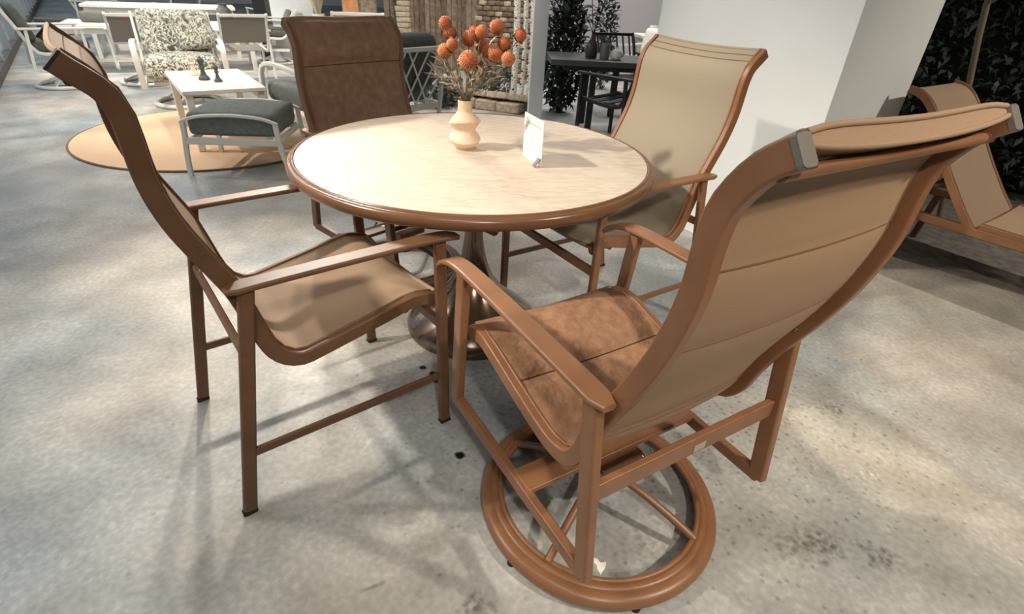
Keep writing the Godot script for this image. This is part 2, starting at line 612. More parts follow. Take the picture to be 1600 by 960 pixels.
func make_materials() -> void:
	var frame_bump := bump_tex(0.35, 21, 0.6, 128)
	M.frame = textured(noise_tex(0.02, [[0.0, rgb(130, 89, 59)], [1.0, rgb(145, 101, 68)]], 2, 128), 3.0, 0.36, frame_bump, 0.12)
	M.frame.metallic_specular = 0.5
	M.frame_dark = textured(noise_tex(0.02, [[0.0, rgb(100, 69, 46)], [1.0, rgb(114, 80, 55)]], 4, 128), 3.0, 0.48, frame_bump, 0.12)
	M.rim = textured(noise_tex(0.02, [[0.0, rgb(104, 73, 50)], [1.0, rgb(120, 86, 60)]], 8, 128), 2.0, 0.24)
	M.pedestal = plain(rgb(124, 106, 92), 0.16, 0.85)
	M.cap = plain(rgb(132, 124, 114), 0.35, 0.3)
	M.cap_dark = plain(rgb(40, 34, 30), 0.6)
	M.sticker = plain(rgb(168, 156, 140), 0.5)
	M.seam = plain(rgb(112, 80, 56), 0.9)
	M.seam_dark = plain(rgb(74, 48, 34), 0.9)
	M.rubber = plain(rgb(28, 26, 24), 0.8)
	M.screw = plain(rgb(190, 165, 140), 0.25, 0.9)
	var weave := weave_image()
	for k in [["sling", rgb(168, 141, 113)], ["sling_pale", rgb(160, 146, 124)], ["sling_back", rgb(172, 139, 108)], ["chaise_sling", rgb(176, 149, 120)]]:
		var m := plain(k[1], 0.75)
		m.albedo_texture = weave
		m.uv1_triplanar = true
		m.uv1_scale = Vector3(75, 75, 75)
		m.backlight_enabled = true
		m.backlight = Color(0.10, 0.08, 0.06)
		M[k[0]] = m
	var suede_bump := bump_tex(0.12, 41, 2.0, 256)
	M.suede = textured(noise_tex(0.022, [[0.15, rgb(138, 100, 73)], [0.5, rgb(154, 114, 84)], [0.85, rgb(170, 130, 99)]], 51, 512, FastNoiseLite.TYPE_SIMPLEX_SMOOTH, 18.0, 5), 2.2, 0.8, suede_bump, 0.5)
	M.suede_dark = textured(noise_tex(0.018, [[0.1, rgb(118, 90, 70)], [0.5, rgb(130, 100, 79)], [0.9, rgb(142, 112, 90)]], 52, 512, FastNoiseLite.TYPE_SIMPLEX_SMOOTH, 18.0, 5), 2.2, 0.7, suede_bump, 0.4)
	M.laminate = StandardMaterial3D.new()
	M.laminate.albedo_texture = table_image()
	M.laminate.roughness = 0.5
	M.laminate.metallic_specular = 0.22
	M.ceramic = textured(noise_tex(0.05, [[0.2, rgb(222, 192, 165)], [0.8, rgb(232, 206, 180)]], 61, 128), 8.0, 0.7)
	M.card = plain(Color.WHITE, 0.5)
	M.card.albedo_texture = card_image()
	M.card_edge = plain(rgb(240, 240, 236), 0.5)
	M.petal = textured(noise_tex(0.08, [[0.1, rgb(226, 136, 90)], [0.5, rgb(238, 158, 112)], [0.9, rgb(246, 188, 150)]], 62, 128), 30.0, 0.8)
	M.petal_core = plain(rgb(206, 116, 74), 0.9)
	M.stem = plain(rgb(120, 112, 84), 0.8)
	M.leaf_dry = textured(noise_tex(0.06, [[0.1, rgb(166, 154, 132)], [0.9, rgb(210, 198, 174)]], 63, 128), 12.0, 0.85)
	M.leaf_brown = plain(rgb(108, 92, 80), 0.85)
	# setting
	M.floor = StandardMaterial3D.new()
	M.floor.albedo_texture = concrete_image()
	M.floor.roughness = 0.5
	M.floor.metallic_specular = 0.5
	M.floor.normal_enabled = true
	M.floor.normal_texture = bump_tex(0.02, 71, 1.2, 512)
	M.floor.normal_scale = 0.12
	M.white_wall = textured(noise_tex(0.01, [[0.2, rgb(226, 228, 226)], [0.8, rgb(232, 234, 232)]], 72, 128), 0.8, 0.75)
	M.grey_wall = plain(rgb(206, 207, 206), 0.75)
	M.partition = plain(rgb(226, 227, 226), 0.7)
	M.ceiling = plain(rgb(225, 222, 214), 0.9)
	M.mauve_wall = plain(rgb(190, 182, 180), 0.85)
	M.black = plain(rgb(14, 14, 14), 0.6)
	M.glass = plain(Color(0.85, 0.92, 0.95, 0.14), 0.03)
	M.glass.transparency = BaseMaterial3D.TRANSPARENCY_ALPHA
	M.alu = plain(rgb(176, 178, 176), 0.4, 0.4)
	M.track = plain(rgb(96, 92, 86), 0.6)
	M.sheet_dark = textured(noise_tex(0.03, [[0.2, rgb(100, 95, 88)], [0.8, rgb(128, 122, 113)]], 73, 256), 1.5, 0.8)
	# background furniture
	M.jute = textured(noise_tex(0.09, [[0.2, rgb(226, 190, 152)], [0.8, rgb(238, 204, 168)]], 74, 256), 4.0, 0.95, bump_tex(0.2, 75, 3.0, 256), 0.6)
	M.jute_edge = plain(rgb(132, 104, 78), 0.95)
	M.white_metal = plain(rgb(226, 224, 214), 0.45)
	M.white_top = textured(noise_tex(0.03, [[0.2, rgb(234, 228, 214)], [0.8, rgb(242, 238, 226)]], 76, 128), 2.0, 0.5)
	M.grey_cushion = textured(noise_tex(0.05, [[0.2, rgb(106, 110, 104)], [0.8, rgb(122, 126, 119)]], 77, 128), 3.0, 0.85)
	M.grey_dark = textured(noise_tex(0.05, [[0.2, rgb(78, 80, 74)], [0.8, rgb(94, 96, 89)]], 78, 128), 3.0, 0.85)
	M.grey_sling = plain(rgb(124, 117, 106), 0.8)
	M.floral = textured(noise_tex(0.017, [[0.0, rgb(70, 72, 62)], [0.26, rgb(80, 82, 72)], [0.3, rgb(222, 220, 204)], [0.40, rgb(226, 224, 210)], [0.44, rgb(96, 98, 86)], [0.50, rgb(80, 82, 72)], [0.54, rgb(228, 226, 212)], [0.64, rgb(218, 216, 200)], [0.68, rgb(66, 68, 58)], [0.76, rgb(110, 112, 98)], [0.80, rgb(224, 222, 206)], [1.0, rgb(216, 214, 198)]], 79, 512, FastNoiseLite.TYPE_SIMPLEX_SMOOTH, 30.0, 2), 1.1, 0.9)
	M.chess_dark = plain(rgb(66, 70, 66), 0.5)
	M.chess_pale = plain(rgb(226, 204, 180), 0.6)
	M.wood_orange_lit = textured(noise_tex(0.02, [[0.2, rgb(190, 128, 82)], [0.8, rgb(212, 152, 106)]], 80, 256), 2.0, 0.7)
	for i in 4:
		var d := i * 11
		M["plank%d" % i] = textured(noise_tex(0.03, [[0.2, rgb(126 - d, 108 - d, 90 - d)], [0.8, rgb(156 - d, 138 - d, 118 - d)]], 81 + i, 128), 3.0, 0.85)
		M["stone%d" % i] = textured(noise_tex(0.04, [[0.2, rgb(150 + d / 2, 134 + d / 3, 112 + d / 3)], [0.8, rgb(184 + d / 2, 168 + d / 2, 146 + d / 2)]], 86 + i, 128), 4.0, 0.9)
	M.bark = textured(noise_tex(0.03, [[0.0, rgb(60, 56, 50)], [0.28, rgb(120, 116, 108)], [0.4, rgb(206, 200, 188)], [1.0, rgb(224, 219, 208)]], 91, 256), 5.0, 0.9)
	M.leaf_dark = plain(rgb(44, 54, 46), 0.7)
	M.leaf_mid = plain(rgb(62, 74, 66), 0.7)
	M.leaf_hedge = plain(rgb(92, 102, 90), 0.5)
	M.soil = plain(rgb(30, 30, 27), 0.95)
	M.trunk = plain(rgb(120, 104, 88), 0.9)
	M.dark_metal = plain(rgb(26, 26, 25), 0.5)
	M.dark_top = plain(rgb(74, 74, 68), 0.55)
	M.bottle = plain(rgb(62, 50, 42), 0.3)
	M.smoke_glass = plain(rgb(120, 116, 108), 0.25)
	M.wicker = textured(noise_tex(0.15, [[0.3, rgb(70, 52, 40)], [0.7, rgb(128, 98, 74)]], 92, 128), 6.0, 0.9)
	M.paper = plain(rgb(240, 236, 224), 0.8)
	M.lamp_body = plain(rgb(30, 30, 30), 0.5)
	M.glow = plain(Color(1, 0.93, 0.82), 0.5)
	M.glow.emission_enabled = true
	M.glow.emission = Color(1, 0.93, 0.82)
	M.glow.emission_energy_multiplier = 3.0
	M.book = plain(rgb(190, 110, 66), 0.7)


# ---------------------------------------------------------------- the room
func room(a: float, b: float, y := 0.0) -> Vector3:
	return U * a + V * b + Vector3.UP * y


func wall(called: String, a0: Vector3, a1: Vector3, y0: float, y1: float, thick: float, m: Material) -> MeshInstance3D:
	var st := mb()
	var d := a1 - a0
	var x := d.normalized()
	var z := x.cross(Vector3.UP)
	box(st, Transform3D(Basis(x, Vector3.UP, z), (a0 + a1) * 0.5 + Vector3.UP * (y0 + y1) * 0.5), Vector3(d.length(), y1 - y0, thick), 0.002)
	var o := put(st, called, m)
	struct(o)
	return o


func slab(called: String, y0: float, y1: float, a0: float, a1: float, b0: float, b1: float, m: Material) -> MeshInstance3D:
	var st := mb()
	var c := [room(a0, b0), room(a1, b0), room(a1, b1), room(a0, b1)]
	for y in [y0, y1]:
		var n := Vector3.UP if y == y1 else Vector3.DOWN
		var p := []
		var uv := []
		for q in c:
			p.append(Vector3(q.x, y, q.z))
			uv.append(Vector2(q.x, q.z) / 7.0)
		quad(st, p[0], p[1], p[2], p[3], n, n, n, n, uv[0], uv[1], uv[2], uv[3])
	for i in 4:
		var p: Vector3 = c[i]
		var q: Vector3 = c[(i + 1) % 4]
		var n := (q - p).cross(Vector3.UP).normalized()
		if n.dot(p - (c[0] + c[2]) * 0.5) < 0:
			n = -n
		flat_quad(st, Vector3(p.x, y0, p.z), Vector3(q.x, y0, q.z), Vector3(q.x, y1, q.z), Vector3(p.x, y1, p.z), n)
	var o := put(st, called, m)
	struct(o)
	return o


func window(n: int, p0: Vector3, p1: Vector3, h: float) -> void:
	var o := Node3D.new()
	o.name = "window_%d" % n
	add_child(o)
	o.position = p0
	struct(o)
	var d := p1 - p0
	var x := d.normalized()
	var z := x.cross(Vector3.UP)
	var bs := Basis(x, Vector3.UP, z)
	var L := d.length()
	var st := mb()
	box(st, Transform3D(bs, d * 0.5 + Vector3.UP * 0.05), Vector3(L, 0.10, 0.10), 0.004)
	put(st, "track", M.track, o)
	st = mb()
	box(st, Transform3D(bs, d * 0.5 + Vector3.UP * (h - 0.06)), Vector3(L, 0.12, 0.10), 0.004)
	put(st, "head_rail", M.alu, o)
	var k := int(round(L / 1.15))
	for i in k + 1:
		st = mb()
		box(st, Transform3D(bs, d * (float(i) / k) + Vector3.UP * h * 0.5), Vector3(0.055, h - 0.2, 0.085), 0.004)
		put(st, "mullion", M.alu, o)
		if i < k:
			st = mb()
			box(st, Transform3D(bs, d * ((i + 0.5) / k) + Vector3.UP * h * 0.5), Vector3(L / k - 0.055, h - 0.2, 0.008), 0.001)
			put(st, "pane", M.glass, o)


func build_room() -> void:
	var H := 3.2
	slab("floor", -0.2, 0.0, -9, 26, -7, 12, M.floor)
	slab("ceiling", H, H + 0.2, -6.2, 4.4, -4.7, 10.2, M.ceiling)
	slab("ceiling_far", H, H + 0.2, 4.4, 24.2, -1.1, 10.2, M.ceiling)
	wall("wall_back", room(24, -1.2), room(24, 10), 0, H, 0.2, M.white_wall)
	wall("wall_right", room(-6, 10), room(24, 10), 0, H, 0.2, M.white_wall)
	wall("wall_front", room(-6, -4.6), room(-6, 10), 0, H, 0.2, M.white_wall)
	wall("wall_left", room(-6, -4.6), room(-0.5, -4.6), 0, H, 0.2, M.white_wall)
	wall("wall_left_return", room(4.3, -4.6), room(4.3, -1.0), 0, H, 0.2, M.white_wall)
	window(1, room(-0.4, -4.6), room(4.2, -4.6), H)
	window(2, room(4.45, -0.97), room(14, -0.97), H)
	window(3, room(14.05, -0.97), room(23.9, -0.97), H)
	# the big white pillar behind the right-hand chairs
	var st := mb()
	var K := Vector3(1.375, 0, -2.545)
	var w := 1.06
	var dp := 0.82
	var bs := Basis(Vector3(-0.61, 0, -0.79).normalized(), Vector3.UP, Vector3(0.79, 0, -0.61).normalized())
	box(st, Transform3D(bs, K + bs.x * w * 0.5 + bs.z * dp * 0.5 + Vector3.UP * H * 0.5), Vector3(w, H, dp), 0.004)
	struct(put(st, "wall_pillar_right", M.white_wall))
	# the slim end of a partition behind the table
	st = mb()
	box(st, pose(Vector3(0.115, H * 0.5, -5.75), 0.08), Vector3(0.14, H, 0.12), 0.004)
	struct(put(st, "wall_partition", M.partition))
	# white pillar with a black strip, far left
	st = mb()
	var q := Vector3(-3.62, 0, -9.25)
	box(st, pose(q + Vector3(0, H * 0.5, 0), 0.3), Vector3(0.6, H, 0.5), 0.004)
	struct(put(st, "wall_pillar_left", M.white_wall))
	st = mb()
	box(st, pose(Vector3(-4.03, H * 0.5, -9.0), 0.3), Vector3(0.17, H, 0.06), 0.003)
	struct(put(st, "trim_1", M.black))
	# mauve wall at the far right behind the dark dining set
	wall("wall_far", Vector3(0.3, 0, -11.2), Vector3(4.2, 0, -10.6), 0, H, 0.15, M.mauve_wall)
	# thin darker sheet laid over the floor under the sun lounger
	floor_sheet()


func floor_sheet() -> void:
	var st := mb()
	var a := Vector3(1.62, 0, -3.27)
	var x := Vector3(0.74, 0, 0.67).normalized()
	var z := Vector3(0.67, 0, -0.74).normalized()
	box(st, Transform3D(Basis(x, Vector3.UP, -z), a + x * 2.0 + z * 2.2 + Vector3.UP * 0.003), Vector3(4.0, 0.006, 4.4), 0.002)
	var o := put(st, "floor_dark_sheet", M.sheet_dark)
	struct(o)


# ---------------------------------------------------------------- the dining table
func build_table() -> void:
	var t := thing("dining_table", "round dining table with cream stone-look top, brown rim and flared metal pedestal", "table", TABLE)
	var st := mb()
	var k := 96
	var n := Vector3.UP
	for j in k:
		var a0 := TAU * j / k
		var a1 := TAU * (j + 1) / k
		var p := Vector3(cos(a0), 0, sin(a0)) * 0.597 + n * 0.72
		var q := Vector3(cos(a1), 0, sin(a1)) * 0.597 + n * 0.72
		var c := n * 0.72
		tri(st, c, p, q, n, n, n, Vector2(0.5, 0.5), Vector2(p.x, p.z) / 1.24 + Vector2(0.5, 0.5), Vector2(q.x, q.z) / 1.24 + Vector2(0.5, 0.5))
	lathe(st, [Vector2(0.02, 0.69), Vector2(0.597, 0.69), Vector2(0.597, 0.72)], k)
	var top := put(st, "tabletop", M.laminate, t)
	top.rotation.y = 0.06
	st = mb()
	var prof := []
	for p in [[0.597, 0.716], [0.598, 0.7215], [0.602, 0.7225], [0.606, 0.7205], [0.608, 0.7165], [0.612, 0.7165], [0.618, 0.715], [0.623, 0.709], [0.625, 0.700], [0.623, 0.690], [0.617, 0.682], [0.608, 0.678], [0.595, 0.677], [0.58, 0.677], [0.58, 0.69], [0.597, 0.692]]:
		prof.append(Vector2(p[0], p[1]))
	var pn := []
	for i in prof.size():
		var d: Vector2 = prof[(i + 1) % prof.size()] - prof[posmod(i - 1, prof.size())]
		pn.append([prof[i], Vector2(-d.y, d.x).normalized()])
	torus(st, Transform3D(), pn, 128)
	put(st, "rim", M.rim, t)
	st = mb()
	lathe(st, smooth2([[0.27, 0.0], [0.272, 0.012], [0.266, 0.03], [0.247, 0.05], [0.222, 0.072], [0.188, 0.10], [0.15, 0.132], [0.112, 0.172], [0.082, 0.215], [0.061, 0.265], [0.047, 0.315], [0.038, 0.37], [0.034, 0.43], [0.034, 0.53], [0.042, 0.60], [0.06, 0.645], [0.09, 0.662]], 40), 64)
	put(st, "pedestal", M.pedestal, t)
	st = mb()
	lathe(st, [Vector2(0.01, 0.66), Vector2(0.26, 0.66), Vector2(0.265, 0.668), Vector2(0.26, 0.677), Vector2(0.01, 0.69)], 40)
	put(st, "mounting_plate", M.frame_dark, t)
	st = mb()
	torus(st, Transform3D(), circle_prof(0.262, 0.006, 0.006), 48)
	put(st, "base_gasket", M.rubber, t)


func circle_prof(r: float, y: float, rad: float, k := 10) -> Array:
	var out := []
	for i in k:
		var a := TAU * i / k
		out.append([Vector2(r + cos(a) * rad, y + sin(a) * rad), Vector2(cos(a), sin(a))])
	return out


func smooth2(pts: Array, n: int) -> Array:
	var v := []
	for p in pts:
		v.append(Vector2(p[0], p[1]))
	return smooth(v, n)


# ---------------------------------------------------------------- the four sling chairs
# local axes: x forward, y up, z to the sitter's right; origin on the floor between the rear legs
const SIDE_A := [[-0.064, 1.099], [-0.046, 1.081], [-0.023, 1.061], [-0.007, 1.038], [0.002, 1.0], [0.004, 0.955], [0.006, 0.90], [0.014, 0.85], [0.028, 0.80], [0.046, 0.755], [0.071, 0.70], [0.099, 0.635], [0.118, 0.565], [0.134, 0.50], [0.151, 0.452], [0.178, 0.42], [0.215, 0.405], [0.262, 0.412], [0.35, 0.43], [0.45, 0.451], [0.52, 0.467], [0.56, 0.465], [0.602, 0.451]]
const SIDE_B := [[-0.14, 1.109], [-0.109, 1.086], [-0.085, 1.055], [-0.068, 1.02], [-0.062, 0.975], [-0.06, 0.91], [-0.051, 0.855], [-0.03, 0.78], [0.0, 0.705], [0.036, 0.63], [0.066, 0.565], [0.09, 0.50], [0.106, 0.45], [0.134, 0.412], [0.178, 0.397], [0.24, 0.401], [0.34, 0.425], [0.45, 0.455], [0.52, 0.468], [0.574, 0.454]]


func build_chairs() -> void:
	sling_chair({name = "sling_chair", label = "brown framed dining chair with tan mesh sling, side on at the table's left", wide = 0.54, at = Vector3(-0.834, 0, -1.105), yaw = 0.69, arm = 0.075, side = SIDE_A, lean = Vector2(0, 1.0), padded = false, swivel = false, front = M.sling, back = M.sling, frame = M.frame_dark, cap = M.cap_dark, cap_len = 0.003})
	sling_chair({name = "swivel_chair", label = "padded brown suede swivel chair on ring base, its tan back towards the viewer", wide = 0.54, at = Vector3(0.405, 0, -0.782), yaw = 2.127, arm = 0.015, side = SIDE_B, lean = Vector2(0, 1.0), seams = [0.945, 0.775], padded = true, swivel = true, ring = 0.322, ring_at = Vector2(0.258, -0.004), front = M.suede, back = M.sling_back, frame = M.frame, cap = M.cap, cap_len = 0.005})
	sling_chair({name = "swivel_chair", label = "dark brown padded leather-look swivel chair behind the table, beside the flower vase", at = Vector3(-0.742, 0, -2.50), yaw = -0.717, arm = 0.015, side = SIDE_B, lean = Vector2(0.06, 0.905), seams = [0.945], padded = true, swivel = true, ring = 0.285, ring_at = Vector2(0.27, 0.0), front = M.suede_dark, back = M.sling_back, frame = M.frame_dark, cap = M.cap_dark, cap_len = 0.003})
	sling_chair({name = "sling_chair", label = "brown framed dining chair with pale tan sling in front of the white pillar", at = Vector3(0.611, 0, -2.233), yaw = 3.75, arm = 0.06, side = SIDE_A, lean = Vector2(-0.03, 0.935), padded = false, swivel = false, front = M.sling_pale, back = M.sling_pale, frame = M.frame, cap = M.frame, cap_len = 0.004})


func sling_chair(o: Dictionary) -> void:
	var c := thing(o.name, o.label, "chair", o.at, o.yaw, "high-backed chairs round the dining table")
	var W: float = o.get("wide", 0.57)
	var hw := W * 0.5
	var Z := Vector3(0, 0, 1)
	var pts := []
	for p in o.side:
		var h: float = p[1]
		var s: float = p[0]
		if h > 0.5 and s < 0.2:
			s += o.lean.x * (h - 0.5) / 0.6
			h = 0.5 + (h - 0.5) * o.lean.y
		pts.append(Vector3(s, h, 0))
	var path := smooth(pts, 60)
	var n := path.size()
	var rz := hw - 0.034
	# side rails with end caps
	for sg in [1.0, -1.0]:
		var off := Vector3(0, 0, rz * sg)
		var rp := []
		for i in n:
			var t: Vector3 = (path[mini(i + 1, n - 1)] - path[maxi(i - 1, 0)]).normalized()
			rp.append(path[i] + off - Z.cross(t) * 0.002)
		var st := mb()
		sweep(st, rp, Z, rrect(0.038, 0.025, 0.005))
		var rail := put(st, "side_rail", o.frame, c)
		st = mb()
		var d: Vector3 = (rp[0] - rp[1]).normalized()
		sweep(st, [rp[0] + d * o.cap_len, rp[0] + d * (o.cap_len - 0.001), rp[0] - d * (o.cap_len * 0.5)], Z, rrect(0.039, 0.026, 0.006), [0.92, 1.0, 1.0])
		put(st, "end_cap", o.cap, rail)
		st = mb()
		var bead := []
		for i in range(0, n, 2):
			var t: Vector3 = (path[mini(i + 1, n - 1)] - path[maxi(i - 1, 0)]).normalized()
			bead.append(path[i] + Z.cross(t) * 0.0170 + Vector3(0, 0, (rz - 0.008) * sg))
		tube(st, bead, 0.0042, 6)
		put(st, "piping", o.frame, rail)
		for b in [0.42, 0.90]:
			st = mb()
			var q: Vector3 = path[int((n - 1) * b)]
			lathe(st, [Vector2(0.0005, 0.004), Vector2(0.005, 0.0035), Vector2(0.0065, 0.0)], 10, Transform3D(Basis.from_euler(Vector3(-PI / 2 * sg, 0, 0)), q - Vector3(0, 0, (0.013 - 0.026 * 0) * sg) + off))
			put(st, "bolt", M.screw, rail)
	# sling or padded panel
	var iw := rz - 0.012
	var lens := [0.0]
	for i in range(1, n):
		lens.append(lens[i - 1] + (path[i] - path[i - 1]).length())
	var seams := []
	if o.padded:
		for i in range(1, n):
			for hh in o.seams:
				var target: float = 0.5 + (hh - 0.5) * o.lean.y
				if path[i - 1].x < 0.12 and path[i - 1].y > target and path[i].y <= target:
					seams.append(lens[i])
			if path[i].y < 0.47 and path[i - 1].x < 0.335 and path[i].x >= 0.335:
				seams.append(lens[i])
			if path[i - 1].y > 0.5 and path[i].y <= 0.5 and path[i].x < 0.15:
				seams.append(lens[i])
	var m := 15
	var fine := smooth(path, 121)
	n = fine.size()
	lens = [0.0]
	for i in range(1, n):
		lens.append(lens[i - 1] + (fine[i] - fine[i - 1]).length())
	var total: float = lens[-1]
	var gf := []
	var gb := []
	for i in n:
		var t: Vector3 = (fine[mini(i + 1, n - 1)] - fine[maxi(i - 1, 0)]).normalized()
		var nn := Z.cross(t)
		var near := minf(lens[i] + 0.03, total - lens[i] + 0.02)
		for s in seams:
			near = minf(near, absf(lens[i] - s))
		var fill := 1.0 - exp(-near / 0.016)
		var rf := []
		var rb := []
		for j in m:
			var e := -1.0 + 2.0 * j / (m - 1)
			var edge := 1.0 - pow(absf(e), 6.0)
			var sag := -0.010 * (1.0 - e * e)
			var z := e * iw
			if o.padded:
				rf.append(fine[i] + nn * (0.011 + 0.018 * fill * (0.35 + 0.65 * edge) + sag) + Vector3(0, 0, z))
				rb.append(fine[i] + nn * (0.003 - 0.004 * fill * edge + sag) + Vector3(0, 0, z))
			else:
				rf.append(fine[i] + nn * (0.014 + sag * 1.3) + Vector3(0, 0, z))
				rb.append(fine[i] + nn * (0.011 + sag * 1.3) + Vector3(0, 0, z))
		gf.append(rf)
		gb.append(rb)
	var st2 := mb()
	sheet(st2, gf, Vector3(0.8, 0.6, 0))
	if o.padded:
		put(st2, "padded_cover", o.front, c)
		st2 = mb()
		sheet(st2, gb, Vector3(-0.8, -0.6, 0))
		hem(st2, gf, gb)
		put(st2, "sling_backing", o.back, c)
		for s in seams:
			for i in range(1, n):
				if lens[i - 1] < s and lens[i] >= s:
					var stt := mb()
					var row := []
					for j in m:
						row.append(gf[i][j] + Vector3(0, 0, 0))
					tube(stt, row, 0.0020, 5)
					put(stt, "seam", M.seam_dark, c)
					stt = mb()
					row = []
					for j in m:
						row.append(gb[i][j] + Vector3(0, 0, 0))
					tube(stt, row, 0.0020, 5)
					put(stt, "seam", M.seam, c)
	else:
		for r in [3, 6]:
			var sts := mb()
			tube(sts, gf[r], 0.0016, 5)
			put(sts, "seam", M.seam, c)
		sheet(st2, gb, Vector3(-0.8, -0.6, 0))
		hem(st2, gf, gb)
		put(st2, "sling", o.front, c)
	# top bar between the rails
	st2 = mb()
	var tp: Vector3 = fine[3]
	var tt: Vector3 = (fine[4] - fine[2]).normalized()
	var back_off := Z.cross(tt) * -0.017
	tube(st2, [tp + back_off + Vector3(0, 0, -rz), tp + back_off + Vector3(0, 0, rz)], 0.0085, 10)
	put(st2, "top_bar", o.frame, c)
	# rod in the top hem
	st2 = mb()
	tube(st2, gf[0], 0.004, 8)
	tube(st2, gb[0], 0.004, 8)
	put(st2, "top_hem", o.back if o.padded else o.front, c)
	# front edge roll
	st2 = mb()
	var fe := []
	for j in m:
		fe.append(gf[n - 1][j].lerp(gb[n - 1][j], 0.5))
	tube(st2, fe, 0.012 if o.padded else 0.008, 8)
	put(st2, "front_hem", o.front, c)
	# cross tube under the seat
	st2 = mb()
	var cs: Vector3 = path[int(path.size() * 0.90)]
	tube(st2, [cs + Vector3(0, -0.024, -rz), cs + Vector3(0, -0.024, rz)], 0.010, 8)
	put(st2, "seat_tube", o.frame, c)
	# arms
	var arm := smooth([Vector3(o.arm, 0.6535, 0), Vector3(0.13, 0.656, 0), Vector3(0.25, 0.657, 0), Vector3(0.42, 0.657, 0), Vector3(0.54, 0.655, 0), Vector3(0.60, 0.648, 0), Vector3(0.645, 0.632, 0), Vector3(0.682, 0.604, 0)], 26)
	if not o.swivel:
		arm = smooth([Vector3(o.arm, 0.652, 0), Vector3(0.13, 0.655, 0), Vector3(0.25, 0.656, 0), Vector3(0.42, 0.656, 0), Vector3(0.54, 0.656, 0), Vector3(0.62, 0.652, 0), Vector3(0.65, 0.645, 0)], 26)
	var hb := 0.2 if o.swivel else 0.0
	var lean_rear := 0.055 if o.swivel else 0.118
	var front_top := 0.555 if o.swivel else 0.598
	for sg in [1.0, -1.0]:
		var off := Vector3(0, 0, hw * sg)
		var ap := []
		var sc := []
		for i in arm.size():
			ap.append(arm[i] + off)
			sc.append(1.0)
		var st := mb()
		sweep_tapered(st, ap, Z, 0.014, 0.05)
		put(st, "armrest", o.frame, c)
		# legs
		st = mb()
		bar(st, Vector3(0.0, hb + 0.008, 0) + off, Vector3(lean_rear, 0.652, 0) + off, Z, 0.025 if o.swivel else 0.022, 0.042 if o.swivel else 0.034, 0.006)
		var leg := put(st, "leg", o.frame, c)
		if not o.swivel:
			foot(leg, Vector3(-0.001, 0.006, 0) + off)
		st = mb()
		bar(st, Vector3(0.60, hb + 0.008, 0) + off, Vector3(front_top, 0.652, 0) + off, Z, 0.025 if o.swivel else 0.022, 0.042 if o.swivel else 0.034, 0.006)
		leg = put(st, "leg", o.frame, c)
		if not o.swivel:
			foot(leg, Vector3(0.60, 0.006, 0) + off)
		st = mb()
		if o.swivel:
			bar(st, Vector3(-0.004, hb + 0.018, 0) + off, Vector3(0.61, hb + 0.018, 0) + off, Z, 0.024, 0.036, 0.005)
		else:
			bar(st, Vector3(0.035, 0.196, 0) + off, Vector3(0.60, 0.196, 0) + off, Z, 0.014, 0.026, 0.004)
		put(st, "side_stretcher", o.frame, c)
	var ends := [Vector3(0, 0, -hw + 0.008), Vector3(0, 0, hw - 0.008)]
	if o.swivel:
		var st := mb()
		var rb := Vector3(0.03, 0.425, 0)
		bar(st, rb + ends[0], rb + ends[1], Vector3.RIGHT, 0.018, 0.048, 0.004)
		var rear := put(st, "rear_bar", o.frame, c)
		st = mb()
		box(st, at(rb.x - 0.0095, rb.y - 0.006, 0.02), Vector3(0.0016, 0.020, 0.034), 0.0005)
		put(st, "sticker", M.sticker, rear)
		st = mb()
		bar(st, Vector3(0.25, hb + 0.03, -hw), Vector3(0.25, hb + 0.03, hw), Vector3.RIGHT, 0.075, 0.016, 0.004)
		var plate := put(st, "cross_plate", o.frame, c)
		for zz in [-0.09, 0.09]:
			st = mb()
			lathe(st, [Vector2(0.010, 0.0), Vector2(0.009, 0.004), Vector2(0.0005, 0.005)], 10, at(0.25, hb + 0.038, zz))
			put(st, "screw", M.screw, plate)
		swivel_base(c, o)
	else:
		var st := mb()
		var rb := Vector3(0.085, 0.47, 0)
		bar(st, rb + ends[0], rb + ends[1], Vector3.RIGHT, 0.016, 0.028, 0.004)
		put(st, "rear_bar", o.frame, c)
		st = mb()
		var fb := Vector3(0.60, 0.375, 0)
		bar(st, fb + ends[0], fb + ends[1], Vector3.RIGHT, 0.018, 0.034, 0.004)
		put(st, "front_bar", o.frame, c)


func hem(st: SurfaceTool, gf: Array, gb: Array) -> void:
	var n := gf.size()
	var m: int = gf[0].size()
	for i in n - 1:
		for e in [[0, -1.0], [m - 1, 1.0]]:
			flat_quad(st, gf[i][e[0]], gf[i + 1][e[0]], gb[i + 1][e[0]], gb[i][e[0]], Vector3(0, 0, e[1]))
	for e in [[0, 1], [n - 1, n - 2]]:
		for j in m - 1:
			flat_quad(st, gf[e[0]][j], gf[e[0]][j + 1], gb[e[0]][j + 1], gb[e[0]][j], (gf[e[0]][j] - gf[e[1]][j]).normalized())


func foot(parent: Node, p: Vector3) -> void:
	var st := mb()
	box(st, Transform3D(Basis(), p), Vector3(0.036, 0.012, 0.024), 0.003)
	put(st, "foot_cap", M.rubber, parent)


